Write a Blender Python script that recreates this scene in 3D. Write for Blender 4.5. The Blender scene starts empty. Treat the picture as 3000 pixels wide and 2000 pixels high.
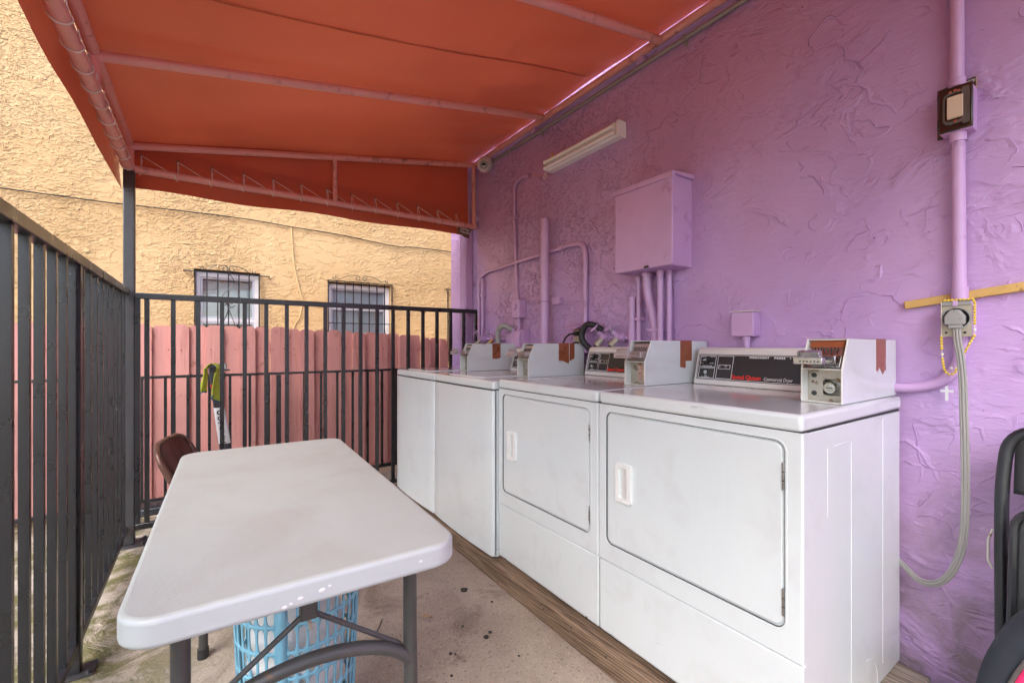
import bpy, bmesh, math, random
from mathutils import Vector, Matrix, noise
from mathutils.geometry import tessellate_polygon
random.seed(7)
SC = bpy.context.scene
COL = SC.collection

# ------------------------------------------------------------------ camera
cam_data = bpy.data.cameras.new('camera')
cam_data.sensor_width = 36.0
cam_data.lens = 1308.0 / 3000.0 * 36.0
cam_data.shift_y = 0.003
cam_data.clip_start = 0.02
cam_data.clip_end = 300
cam = bpy.data.objects.new('camera', cam_data)
COL.objects.link(cam)
cam.location = (0, 0, 1.15)
cam.rotation_euler = (math.radians(90), 0, -math.atan(891 / 1308))
SC.camera = cam

# ------------------------------------------------------------------ world, sun, exposure
SUN_EL, SUN_DIR = 46.0, Vector((0.70, 0.52, 0))      # horizontal travel direction of the light
world = bpy.data.worlds.new('World')
SC.world = world
world.use_nodes = True
wn = world.node_tree
bg = wn.nodes['Background']
sky = wn.nodes.new('ShaderNodeTexSky')
sky.sky_type = 'NISHITA'
sky.sun_disc = False
sky.sun_elevation = math.radians(SUN_EL)
sky.sun_rotation = math.atan2(-SUN_DIR.x, -SUN_DIR.y)
sky.air_density = 1.0
sky.dust_density = 1.8
sky.ozone_density = 1.0
hs = wn.nodes.new('ShaderNodeHueSaturation')          # thin overcast: a whiter sky
hs.inputs['Saturation'].default_value = 1.0
wn.links.new(sky.outputs[0], hs.inputs['Color'])
wn.links.new(hs.outputs[0], bg.inputs['Color'])
bg.inputs['Strength'].default_value = 0.15
sd = bpy.data.lights.new('sun', 'SUN')
sd.energy = 1.5
sd.angle = math.radians(40)
sd.color = (1.0, 0.99, 0.975)
sun = bpy.data.objects.new('sun', sd)
COL.objects.link(sun)
h = SUN_DIR.normalized() * math.cos(math.radians(SUN_EL))
sun.rotation_euler = Vector((h.x, h.y, -math.sin(math.radians(SUN_EL)))).to_track_quat('-Z', 'Y').to_euler()
sun.location = (-4, -4, 8)
SC.view_settings.view_transform = 'Standard'
SC.view_settings.look = 'None'
SC.view_settings.gamma = 1
SC.view_settings.use_curve_mapping = False
SC.view_settings.exposure = 1.42
SC.cycles.use_denoising = True
SC.cycles.max_bounces = 6
SC.cycles.diffuse_bounces = 4
SC.cycles.glossy_bounces = 3
SC.cycles.transmission_bounces = 4
SC.cycles.use_adaptive_sampling = True
SC.cycles.adaptive_threshold = 0.05
SC.cycles.adaptive_min_samples = 12
SC.cycles.sample_clamp_indirect = 6
SC.cycles.caustics_reflective = False
SC.cycles.caustics_refractive = False

# ------------------------------------------------------------------ mesh helpers
OFF = {}


class MB:
    def __init__(s):
        s.v, s.f = [], []

    def add(s, vs, fs):
        b = len(s.v)
        s.v += [Vector(p) for p in vs]
        s.f += [tuple(i + b for i in f) for f in fs]
        return s

    def box(s, x0, x1, y0, y1, z0, z1):
        return s.add([(x0, y0, z0), (x1, y0, z0), (x1, y1, z0), (x0, y1, z0), (x0, y0, z1), (x1, y0, z1), (x1, y1, z1), (x0, y1, z1)],
                     [(3, 2, 1, 0), (4, 5, 6, 7), (0, 1, 5, 4), (1, 2, 6, 5), (2, 3, 7, 6), (3, 0, 4, 7)])

    def obox(s, c, ax, ay, az):
        c, ax, ay, az = map(Vector, (c, ax, ay, az))
        vs = [c + ax * i + ay * j + az * k for k in (-1, 1) for (i, j) in ((-1, -1), (1, -1), (1, 1), (-1, 1))]
        return s.add(vs, [(3, 2, 1, 0), (4, 5, 6, 7), (0, 1, 5, 4), (1, 2, 6, 5), (2, 3, 7, 6), (3, 0, 4, 7)])

    def tube(s, pts, r, n=12, caps=True, closed=False, flat=None):
        pts = [Vector(p) for p in pts]
        rs = r if isinstance(r, (list, tuple)) else [r] * len(pts)
        m = len(pts)
        tang = []
        for i in range(m):
            if closed:
                t = pts[(i + 1) % m] - pts[i - 1]
            elif i == 0:
                t = pts[1] - pts[0]
            elif i == m - 1:
                t = pts[-1] - pts[-2]
            else:
                t = (pts[i + 1] - pts[i]).normalized() + (pts[i] - pts[i - 1]).normalized()
            tang.append(t.normalized())
        t0 = tang[0]
        ref = Vector((0, 0, 1)) if abs(t0.z) < 0.9 else Vector((1, 0, 0))
        u = t0.cross(ref).normalized()
        vs, fs = [], []
        for i in range(m):
            if i:
                q = tang[i - 1].rotation_difference(tang[i])
                u = (q @ u).normalized()
            w = tang[i].cross(u).normalized()
            for k in range(n):
                a = 2 * math.pi * k / n
                vs.append(pts[i] + (u * math.cos(a) + w * math.sin(a) * (flat or 1)) * rs[i])
        mm = m if closed else m - 1
        for i in range(mm):
            for k in range(n):
                a, b = i * n + k, i * n + (k + 1) % n
                c, d = ((i + 1) % m) * n + (k + 1) % n, ((i + 1) % m) * n + k
                fs.append((a, b, c, d))
        if caps and not closed:
            fs.append(tuple(range(n - 1, -1, -1)))
            fs.append(tuple((m - 1) * n + k for k in range(n)))
        return s.add(vs, fs)

    def cyl(s, p0, p1, r, n=16, r1=None):
        return s.tube([p0, p1], [r, r if r1 is None else r1], n)

    def prism(s, poly, axis, a0, a1, holes=()):
        """extrude a 2D outline along an axis; 2D coords are the other two axes in xyz order"""
        def P(p, a):
            if axis == 'x': return (a, p[0], p[1])
            if axis == 'y': return (p[0], a, p[1])
            return (p[0], p[1], a)
        loops = [list(poly)] + [list(hh) for hh in holes]
        flat = [p for l in loops for p in l]
        tris = tessellate_polygon([[Vector((p[0], p[1], 0)) for p in l] for l in loops]) if holes else [tuple(range(len(poly)))]
        N = len(flat)
        vs = [P(p, a0) for p in flat] + [P(p, a1) for p in flat]
        fs = [tuple(t) for t in tris] + [tuple(i + N for i in reversed(t)) for t in tris]
        b = 0
        for l in loops:
            n = len(l)
            for i in range(n):
                j = (i + 1) % n
                fs.append((b + i, b + j, N + b + j, N + b + i))
            b += n
        return s.add(vs, fs)

    def ball(s, c, rx, ry=None, rz=None, nu=12, nv=8):
        ry = rx if ry is None else ry
        rz = rx if rz is None else rz
        c = Vector(c)
        vs = [c + Vector((0, 0, -rz))]
        for j in range(1, nv):
            p = -math.pi / 2 + math.pi * j / nv
            for i in range(nu):
                a = 2 * math.pi * i / nu
                vs.append(c + Vector((rx * math.cos(p) * math.cos(a), ry * math.cos(p) * math.sin(a), rz * math.sin(p))))
        vs.append(c + Vector((0, 0, rz)))
        fs = [(0, 1 + (i + 1) % nu, 1 + i) for i in range(nu)]
        for j in range(nv - 2):
            for i in range(nu):
                a = 1 + j * nu + i
                b = 1 + j * nu + (i + 1) % nu
                fs.append((a, b, b + nu, a + nu))
        L = len(vs) - 1
        fs += [(L, 1 + (nv - 2) * nu + i, 1 + (nv - 2) * nu + (i + 1) % nu) for i in range(nu)]
        return s.add(vs, fs)

    def grid(s, nu, nv, fn):
        vs = [fn(i / nu, j / nv) for j in range(nv + 1) for i in range(nu + 1)]
        fs = [(j * (nu + 1) + i, j * (nu + 1) + i + 1, (j + 1) * (nu + 1) + i + 1, (j + 1) * (nu + 1) + i) for j in range(nv) for i in range(nu)]
        return s.add(vs, fs)

    def xf(s, M):
        s.v = [M @ p for p in s.v]
        return s

    def mesh(s, name, off=Vector(), smooth=True, angle=40):
        me = bpy.data.meshes.new(name)
        me.from_pydata([tuple(p - off) for p in s.v], [], s.f)
        bm = bmesh.new()
        bm.from_mesh(me)
        bmesh.ops.recalc_face_normals(bm, faces=bm.faces)
        bm.to_mesh(me)
        bm.free()
        if smooth:
            for p in me.polygons:
                p.use_smooth = True
            me.set_sharp_from_angle(angle=math.radians(angle))
        return me

    def build(s, name, mat, parent=None, bevel=0, seg=2, smooth=True, angle=40, solid=0, sub=0, loc=None):
        off = Vector(OFF.get(parent.name, (0, 0, 0))) if parent else Vector()
        own = Vector()
        if loc is not None:
            own = Vector(loc)
        me = s.mesh(name, off + own, smooth, angle)
        me.materials.append(M[mat] if isinstance(mat, str) else mat)
        o = bpy.data.objects.new(name, me)
        COL.objects.link(o)
        o.location = own
        if parent:
            o.parent = parent
        OFF[o.name] = tuple(off + own)
        if solid:
            md = o.modifiers.new('solidify', 'SOLIDIFY'); md.thickness = solid; md.offset = 0
        if bevel:
            md = o.modifiers.new('bevel', 'BEVEL'); md.width = bevel; md.segments = seg; md.limit_method = 'ANGLE'; md.angle_limit = math.radians(35)
            md.harden_normals = False
        if sub:
            md = o.modifiers.new('subsurf', 'SUBSURF'); md.levels = sub; md.render_levels = sub
        return o


def tag(o, label=None, cat=None, group=None, kind=None):
    if label: o['label'] = label
    if cat: o['category'] = cat
    if group: o['group'] = group
    if kind: o['kind'] = kind
    return o


def thing(name, label, cat, loc=(0, 0, 0), group=None):
    o = bpy.data.objects.new(name, None)
    o.empty_display_size = 0.1
    COL.objects.link(o)
    o.location = loc
    OFF[o.name] = tuple(loc)
    return tag(o, label, cat, group)


def copy_tree(o, parent=None):
    c = o.copy()
    COL.objects.link(c)
    if parent: c.parent = parent
    OFF[c.name] = OFF.get(o.name, (0, 0, 0))
    for ch in list(o.children):
        copy_tree(ch, c)
    return c


def piece(me, parent, loc, rot=None, name=None):
    o = bpy.data.objects.new(name or me.name, me)
    COL.objects.link(o)
    o.parent = parent
    o.location = Vector(loc) - Vector(OFF.get(parent.name, (0, 0, 0)))
    if rot: o.rotation_euler = rot
    OFF[o.name] = tuple(loc)
    return o


def rrect(x0, x1, y0, y1, r, n=5):
    out = []
    for cx, cy, a0 in ((x1 - r, y1 - r, 0), (x0 + r, y1 - r, 90), (x0 + r, y0 + r, 180), (x1 - r, y0 + r, 270)):
        for k in range(n + 1):
            a = math.radians(a0 + 90 * k / n)
            out.append((cx + r * math.cos(a), cy + r * math.sin(a)))
    return out


def circ(cx, cy, r, n=20):
    return [(cx + r * math.cos(2 * math.pi * k / n), cy + r * math.sin(2 * math.pi * k / n)) for k in range(n)]


def fillet(pts, r, n=6):
    pts = [Vector(p) for p in pts]
    out = [pts[0]]
    for i in range(1, len(pts) - 1):
        a, b, c = pts[i - 1], pts[i], pts[i + 1]
        d1, d2 = (a - b), (c - b)
        k = min(r, d1.length * 0.49, d2.length * 0.49)
        p, q = b + d1.normalized() * k, b + d2.normalized() * k
        for j in range(n + 1):
            t = j / n
            out.append(p * (1 - t) ** 2 + b * 2 * t * (1 - t) + q * t * t)
    out.append(pts[-1])
    return out


def spline(pts, n=8):
    pts = [Vector(p) for p in pts]
    ext = [pts[0] * 2 - pts[1]] + pts + [pts[-1] * 2 - pts[-2]]
    out = []
    for i in range(1, len(ext) - 2):
        p0, p1, p2, p3 = ext[i - 1:i + 3]
        for j in range(n):
            t = j / n
            out.append(0.5 * ((2 * p1) + (p2 - p0) * t + (2 * p0 - 5 * p1 + 4 * p2 - p3) * t * t + (-p0 + 3 * p1 - 3 * p2 + p3) * t ** 3))
    out.append(pts[-1])
    return out


def text(name, s, size, org, xd, yd, mat, parent, bold=0.0, shear=0.0, space=1.0, width=None, ext=0.0004, lift=0.0006):
    cu = bpy.data.curves.new('tmp', 'FONT')
    cu.body = s
    cu.size = size
    cu.extrude = ext
    cu.offset = bold
    cu.shear = shear
    cu.space_character = space
    cu.resolution_u = 3
    o = bpy.data.objects.new('tmp', cu)
    COL.objects.link(o)
    bpy.context.view_layer.update()
    dg = bpy.context.evaluated_depsgraph_get()
    me = bpy.data.meshes.new_from_object(o.evaluated_get(dg))
    bpy.data.objects.remove(o)
    xd, yd = Vector(xd).normalized(), Vector(yd).normalized()
    nd = xd.cross(yd)
    off = Vector(OFF.get(parent.name, (0, 0, 0)))
    sx = 1.0
    if width:
        xs = [v.co.x for v in me.vertices]
        sx = width / (max(xs) - min(xs))
    for v in me.vertices:
        v.co = Vector(org) + xd * v.co.x * sx + yd * v.co.y + nd * (v.co.z + lift) - off
    me.name = name
    me.materials.clear()
    me.materials.append(M[mat])
    ob = bpy.data.objects.new(name, me)
    COL.objects.link(ob)
    ob.parent = parent
    OFF[ob.name] = tuple(off)
    return ob


# ------------------------------------------------------------------ materials
M = {}


class NT:
    def __init__(s, name):
        m = bpy.data.materials.new(name)
        m.use_nodes = True
        s.m, s.t = m, m.node_tree
        s.p = s.t.nodes['Principled BSDF']
        s.out = s.t.nodes['Material Output']
        s.co = None
        M[name] = m

    def n(s, typ, **kw):
        nd = s.t.nodes.new('ShaderNode' + typ)
        for k, v in kw.items():
            if k.startswith('i_'):
                nd.inputs[k[2:].replace('_', ' ')].default_value = v
            else:
                setattr(nd, k, v)
        return nd

    def l(s, a, b):
        s.t.links.new(a, b)

    def coords(s, rand=True, scale=None):
        tc = s.n('TexCoord')
        v = tc.outputs['Object']
        if rand:
            oi = s.n('ObjectInfo')
            mu = s.n('VectorMath', operation='MULTIPLY')
            s.l(oi.outputs['Random'], mu.inputs[0])
            mu.inputs[1].default_value = (31.7, 17.3, 23.9)
            ad = s.n('VectorMath', operation='ADD')
            s.l(v, ad.inputs[0]); s.l(mu.outputs[0], ad.inputs[1])
            v = ad.outputs[0]
        if scale:
            mp = s.n('VectorMath', operation='MULTIPLY')
            s.l(v, mp.inputs[0]); mp.inputs[1].default_value = scale
            v = mp.outputs[0]
        return v

    def noise(s, v, scale, detail=3, rough=0.55, dist=0.0, off=None):
        nd = s.n('TexNoise')
        nd.inputs['Scale'].default_value = scale
        nd.inputs['Detail'].default_value = detail
        nd.inputs['Roughness'].default_value = rough
        nd.inputs['Distortion'].default_value = dist
        if off:
            a = s.n('VectorMath', operation='ADD')
            s.l(v, a.inputs[0]); a.inputs[1].default_value = off
            v = a.outputs[0]
        s.l(v, nd.inputs['Vector'])
        return nd.outputs['Fac']

    def rng(s, f, a, b, c=0.0, d=1.0, smooth=False):
        nd = s.n('MapRange')
        if smooth: nd.interpolation_type = 'SMOOTHSTEP'
        s.l(f, nd.inputs[0])
        for i, x in enumerate((a, b, c, d)):
            nd.inputs[i + 1].default_value = x
        return nd.outputs[0]

    def math(s, op, a, b):
        nd = s.n('Math', operation=op)
        for i, x in enumerate((a, b)):
            if isinstance(x, (int, float)): nd.inputs[i].default_value = x
            else: s.l(x, nd.inputs[i])
        return nd.outputs[0]

    def mix(s, f, a, b, mode='MIX'):
        nd = s.n('Mix', data_type='RGBA', blend_type=mode)
        for sock, x in ((nd.inputs[0], f), (nd.inputs[6], a), (nd.inputs[7], b)):
            if isinstance(x, (int, float)): sock.default_value = x
            elif isinstance(x, tuple): sock.default_value = x if len(x) == 4 else x + (1,)
            else: s.l(x, sock)
        return nd.outputs[2]

    def bump(s, hgt, dist=1.0, strength=1.0):
        b = s.n('Bump')
        b.inputs['Strength'].default_value = strength
        b.inputs['Distance'].default_value = dist
        s.l(hgt, b.inputs['Height'])
        s.l(b.outputs[0], s.p.inputs['Normal'])

    def set(s, col=None, rough=None, metal=None, spec=None, coat=None):
        for nm, x in (('Base Color', col), ('Roughness', rough), ('Metallic', metal), ('Specular IOR Level', spec), ('Coat Weight', coat)):
            if x is None: continue
            if isinstance(x, (int, float)): s.p.inputs[nm].default_value = x
            elif isinstance(x, tuple): s.p.inputs[nm].default_value = x if len(x) == 4 else x + (1,)
            else: s.l(x, s.p.inputs[nm])


def paint(name, col, rough=0.45, metal=0.0, var=0.12, vs=6.0, bump=0.0, bs=60.0, coat=0.0, spec=0.5, grime=None, gs=9.0, ga=0.58, gb=0.75, chips=None, cs=40, ct=0.72):
    t = NT(name)
    v = t.coords()
    f = t.noise(v, vs, 2)
    c = t.mix(f, tuple(x * (1 - var) for x in col), tuple(min(1, x * (1 + var)) for x in col))
    if grime:
        g = t.rng(t.noise(v, gs, 3, 0.62, 0.3, (3, 7, 1)), ga, gb)
        c = t.mix(g, c, grime)
    if chips:
        g = t.rng(t.noise(v, cs, 2, 0.5, 0.0, (9, 2, 5)), ct, ct + 0.02)
        c = t.mix(g, c, chips)
    r = t.rng(f, 0.3, 0.7, max(0.02, rough * 0.85), min(1, rough * 1.15))
    t.set(c, r, metal, spec, coat)
    if bump:
        t.bump(t.noise(v, bs, 2), bump)
    return t


paint('black_paint', (0.017, 0.0165, 0.019), 0.30, 0, 0.15, 10, 0.0004, 160, spec=0.6, chips=(0.5, 0.5, 0.52), cs=60, ct=0.785)
paint('black_post', (0.042, 0.040, 0.044), 0.36, 0, 0.3, 10, 0.0010, 140, spec=0.6, grime=(0.05, 0.04, 0.03))
paint('pipe_pink', (0.72, 0.33, 0.28), 0.5, 0, 0.10, 9, 0.0005, 90, grime=(0.20, 0.07, 0.06), gs=16, ga=0.60, gb=0.80)
paint('purple_metal', (0.55, 0.35, 0.61), 0.42, 0, 0.08, 9, 0.0006, 60, grime=(0.26, 0.14, 0.27), gs=11, ga=0.62, gb=0.85)
paint('white_enamel', (0.655, 0.69, 0.69), 0.14, 0, 0.025, 2.5, 0, 50, coat=0.35, grime=(0.58, 0.575, 0.57), gs=6.0, ga=0.54, gb=0.95)
paint('white_paint', (0.78, 0.775, 0.75), 0.33, 0, 0.04, 6, 0.0003, 80, grime=(0.55, 0.52, 0.46), gs=12, ga=0.60, gb=0.9)
paint('white_edge', (0.72, 0.70, 0.64), 0.42, 0, 0.10, 14, 0.0005, 90, grime=(0.30, 0.24, 0.17), gs=26, ga=0.60, gb=0.72)
paint('panel_grey', (0.66, 0.64, 0.60), 0.4, 0, 0.04, 5)
paint('panel_black', (0.024, 0.022, 0.022), 0.33, 0, 0.2, 7, spec=0.5, chips=(0.25, 0.25, 0.25), cs=70, ct=0.79)
paint('dark_gap', (0.03, 0.03, 0.03), 0.7)
paint('groove_shade', (0.09, 0.09, 0.088), 0.7)  # dark grey standing in for shade inside the dryer door groove
paint('print_white', (0.75, 0.75, 0.73), 0.5, var=0.02)
paint('print_red', (0.75, 0.035, 0.02), 0.45, var=0.02)
paint('print_black', (0.02, 0.02, 0.02), 0.5, var=0.02)
paint('steel', (0.52, 0.52, 0.51), 0.27, 1.0, 0.15, 20, 0.0002, 120, grime=(0.25, 0.21, 0.16), gs=22, ga=0.62, gb=0.8)
paint('chrome', (0.70, 0.71, 0.73), 0.12, 1.0, 0.06, 20)
paint('rust_steel', (0.46, 0.43, 0.37), 0.45, 0.7, 0.15, 18, 0.0004, 160, grime=(0.20, 0.12, 0.06), gs=45, ga=0.56, gb=0.66)
paint('brown_tape', (0.29, 0.085, 0.035), 0.3, 0, 0.18, 14, 0.0006, 60, spec=0.6)
paint('rubber', (0.018, 0.018, 0.02), 0.5, 0, 0.2, 20)
paint('brass', (0.45, 0.27, 0.07), 0.35, 0.9, 0.2, 30)
paint('fitting_grey', (0.42, 0.38, 0.29), 0.5, 0.3, 0.2, 30)
paint('grey_plastic', (0.30, 0.30, 0.29), 0.45, 0, 0.08, 12)
paint('cable_grey', (0.29, 0.28, 0.26), 0.45, 0, 0.06, 12)
paint('conduit_grey', (0.30, 0.29, 0.27), 0.45, 0.2, 0.12, 12, grime=(0.42, 0.30, 0.40), gs=10, ga=0.6, gb=0.8)
paint('beige_plastic', (0.62, 0.49, 0.38), 0.4, 0, 0.05, 12)
paint('tortoise', (0.022, 0.012, 0.010), 0.16, 0, 0.4, 25, coat=0.3, grime=(0.05, 0.012, 0.010), gs=30)
paint('mirror_trim', (0.16, 0.18, 0.18), 0.15, 0.6, 0.2, 20)
paint('card_dark', (0.05, 0.030, 0.025), 0.5, 0, 0.4, 60, grime=(0.22, 0.03, 0.03), gs=30, ga=0.52, gb=0.6)
paint('card_edge', (0.55, 0.42, 0.25), 0.7)
paint('bead_yellow', (0.72, 0.52, 0.05), 0.28, 0, 0.06, 30)
paint('bead_white', (0.80, 0.78, 0.72), 0.3)
paint('tube_glass', (0.86, 0.87, 0.88), 0.2, 0, 0.02, 8)
paint('lamp_white', (0.84, 0.85, 0.86), 0.35, 0, 0.03, 8)
paint('camera_white', (0.72, 0.68, 0.64), 0.35, 0, 0.05, 12, grime=(0.5, 0.45, 0.40), gs=20)
paint('lens_dark', (0.02, 0.01, 0.012), 0.08, 0, 0.2, 20)
paint('table_plastic', (0.445, 0.475, 0.45), 0.50, 0, 0.05, 5, 0.0005, 420, spec=0.4, grime=(0.40, 0.385, 0.355), gs=4.2, ga=0.48, gb=0.85)
paint('table_rim', (0.47, 0.50, 0.51), 0.42, 0, 0.02, 4)
paint('leg_grey', (0.075, 0.073, 0.072), 0.42, 0.3, 0.2, 14, 0.0003, 90, grime=(0.16, 0.09, 0.05), gs=18, ga=0.62, gb=0.74)
paint('basket_blue', (0.19, 0.44, 0.58), 0.38, 0, 0.08, 9)
paint('cloth_white', (0.74, 0.72, 0.70), 0.9, 0, 0.08, 12, 0.01, 14)
paint('cloth_navy', (0.02, 0.05, 0.09), 0.9, 0, 0.2, 12, 0.01, 14)
paint('cloth_pink', (0.70, 0.38, 0.42), 0.9, 0, 0.15, 40, 0.004, 60)
paint('chair_brown', (0.11, 0.042, 0.032), 0.15, 0.15, 0.15, 9, coat=0.2)
paint('chair_rim', (0.15, 0.075, 0.055), 0.28, 0.3, 0.2, 9)
paint('chair_black', (0.018, 0.018, 0.020), 0.36, 0.2, 0.2, 12, spec=0.6)
paint('vinyl_black', (0.020, 0.020, 0.020), 0.55, 0, 0.3, 30, 0.0006, 200)
paint('bag_black', (0.022, 0.026, 0.036), 0.85, 0, 0.2, 20, 0.0006, 300)
paint('bag_pink', (0.80, 0.02, 0.14), 0.7, 0, 0.06, 20, 0.0004, 300)
paint('bag_piping', (0.10, 0.085, 0.08), 0.7)
paint('scooter_grey', (0.055, 0.055, 0.065), 0.4, 0.2, 0.12, 12)
paint('scooter_white', (0.74, 0.74, 0.75), 0.4, 0, 0.03, 12)
paint('scooter_red', (0.6, 0.02, 0.02), 0.4)
paint('towel_green', (0.60, 0.68, 0.09), 0.95, 0, 0.2, 30, 0.003, 200)
paint('towel_blue', (0.02, 0.17, 0.32), 0.9)
paint('cord_white', (0.72, 0.66, 0.58), 0.7, 0, 0.08, 30)
paint('tag_brown', (0.17, 0.10, 0.07), 0.8, 0, 0.3, 40)
paint('window_white', (0.80, 0.78, 0.80), 0.4, 0, 0.06, 8)
paint('window_sash', (0.60, 0.60, 0.66), 0.4, 0.2, 0.06, 8)
paint('blind_white', (0.82, 0.83, 0.81), 0.5, 0, 0.03, 8)
paint('shade_blue', (0.62, 0.72, 0.78), 0.6, 0, 0.05, 4)
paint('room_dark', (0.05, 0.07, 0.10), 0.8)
paint('leaf_dry', (0.52, 0.36, 0.23), 0.7, 0, 0.3, 60)
paint('stain_dark', (0.03, 0.027, 0.026), 0.6, 0, 0.3, 60)
paint('cable_black', (0.03, 0.025, 0.02), 0.6)
paint('cable_paint', (0.70, 0.50, 0.24), 0.6)
paint('yellow_stick', (0.60, 0.38, 0.12), 0.6, 0, 0.12, 20, 0.0006, 80, grime=(0.25, 0.13, 0.05), gs=24, ga=0.62, gb=0.70)


def glass(name, tint=(0.96, 0.98, 0.98)):
    t = NT(name)
    tr = t.n('BsdfTransparent'); tr.inputs[0].default_value = tint + (1,)
    gl = t.n('BsdfGlossy'); gl.inputs[0].default_value = (0.9, 0.92, 0.95, 1); gl.inputs['Roughness'].default_value = 0.03
    lw = t.n('LayerWeight'); lw.inputs[0].default_value = 0.25
    mx = t.n('MixShader')
    t.l(t.rng(lw.outputs['Fresnel'], 0, 1, 0.05, 0.8), mx.inputs[0]); t.l(tr.outputs[0], mx.inputs[1]); t.l(gl.outputs[0], mx.inputs[2])
    t.l(mx.outputs[0], t.out.inputs['Surface'])


glass('window_glass')


def purple_stucco():
    t = NT('purple_stucco')
    v = t.coords(False)
    c1 = t.noise(v, 1.6, 4, 0.6)
    col = t.mix(t.rng(c1, 0.3, 0.7), (0.45, 0.28, 0.54), (0.555, 0.37, 0.66))
    col = t.mix(t.rng(t.noise(v, 0.9, 4, 0.6, 0.4, (6, 3, 3)), 0.44, 0.64, 0, 0.6), col, (0.53, 0.305, 0.51))
    # grey dirt creeping up from the foot of the wall, and scattered scuffs
    sp = t.n('SeparateXYZ'); t.l(v, sp.inputs[0])
    zz = t.rng(sp.outputs[2], 0.10, 0.95, 1.0, 0.0)
    d = t.math('MULTIPLY', zz, t.rng(t.noise(v, 5, 6, 0.65, 0.6), 0.36, 0.58))
    col = t.mix(t.math('MULTIPLY', d, 0.9), col, (0.20, 0.155, 0.14))
    sc = t.rng(t.noise(v, 34, 3, 0.6, 0.0, (4, 1, 9)), 0.735, 0.76)
    col = t.mix(t.math('MULTIPLY', sc, 0.8), col, (0.13, 0.07, 0.12))
    # trowel marks: sloping strokes that end in ragged little cliffs, running up to the right
    mp = t.n('Mapping'); t.l(v, mp.inputs[0])
    mp.inputs['Rotation'].default_value = (math.radians(-28), 0, 0)
    mp.inputs['Scale'].default_value = (1, 0.8, 1.2)
    w = mp.outputs[0]
    saw = t.math('FRACT', t.math('MULTIPLY', t.noise(w, 2.4, 5, 0.56, 0.9), 5.0), 0)
    saw2 = t.math('FRACT', t.math('MULTIPLY', t.noise(w, 4.6, 4, 0.58, 0.7, (5, 2, 8)), 4.0), 0)
    m1 = t.rng(t.noise(v, 2.6, 4, 0.6, 0.4, (8, 8, 8)), 0.42, 0.56, 0, 1, True)
    m2 = t.rng(t.noise(v, 3.2, 4, 0.6, 0.4, (2, 5, 1)), 0.50, 0.62, 0, 1, True)
    hh = t.math('MULTIPLY', t.math('MULTIPLY', t.math('POWER', saw, 4.0), m1), 0.0062)
    hh = t.math('ADD', hh, t.math('MULTIPLY', t.math('MULTIPLY', t.math('POWER', saw2, 4.0), m2), 0.0050))
    hh = t.math('ADD', hh, t.math('MULTIPLY', t.noise(v, 5, 3, 0.6), 0.0045))
    br = t.n('VectorMath', operation='MULTIPLY'); t.l(v, br.inputs[0]); br.inputs[1].default_value = (30, 22, 85)
    hh = t.math('ADD', hh, t.math('MULTIPLY', t.noise(br.outputs[0], 1.0, 4, 0.65), 0.0024))
    # rougher dash towards the far corner
    ym = t.rng(sp.outputs[1], 2.0, 3.4, 0.0, 1.0)
    lm = t.math('MULTIPLY', t.rng(t.noise(v, 30, 3, 0.6, 0.8), 0.50, 0.62, 0, 1, True), t.rng(t.noise(v, 2.2, 3, 0.6, 0.5, (6, 6, 2)), 0.40, 0.55))
    hh = t.math('ADD', hh, t.math('MULTIPLY', t.math('MULTIPLY', lm, ym), 0.0070))
    # a few hairline cracks
    vo = t.n('TexVoronoi', feature='DISTANCE_TO_EDGE'); vo.inputs['Scale'].default_value = 0.9
    ad = t.n('VectorMath', operation='ADD'); nz = t.n('TexNoise'); nz.inputs['Scale'].default_value = 4; nz.inputs['Detail'].default_value = 5
    t.l(v, nz.inputs['Vector']); sc2 = t.n('VectorMath', operation='SCALE'); sc2.inputs['Scale'].default_value = 0.22
    t.l(nz.outputs['Color'], sc2.inputs[0]); t.l(v, ad.inputs[0]); t.l(sc2.outputs[0], ad.inputs[1]); t.l(ad.outputs[0], vo.inputs['Vector'])
    cr = t.math('MULTIPLY', t.rng(vo.outputs['Distance'], 0.0, 0.0018, 1, 0), t.rng(t.noise(v, 2.0, 2, 0.5, 0, (3, 3, 7)), 0.60, 0.66))
    hh = t.math('SUBTRACT', hh, t.math('MULTIPLY', cr, 0.003))
    col = t.mix(t.math('MULTIPLY', cr, 0.4), col, (0.16, 0.10, 0.16))
    t.set(col, t.rng(c1, 0.3, 0.7, 0.40, 0.52), 0, 0.45)
    t.bump(hh, 1.0)


purple_stucco()


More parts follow.
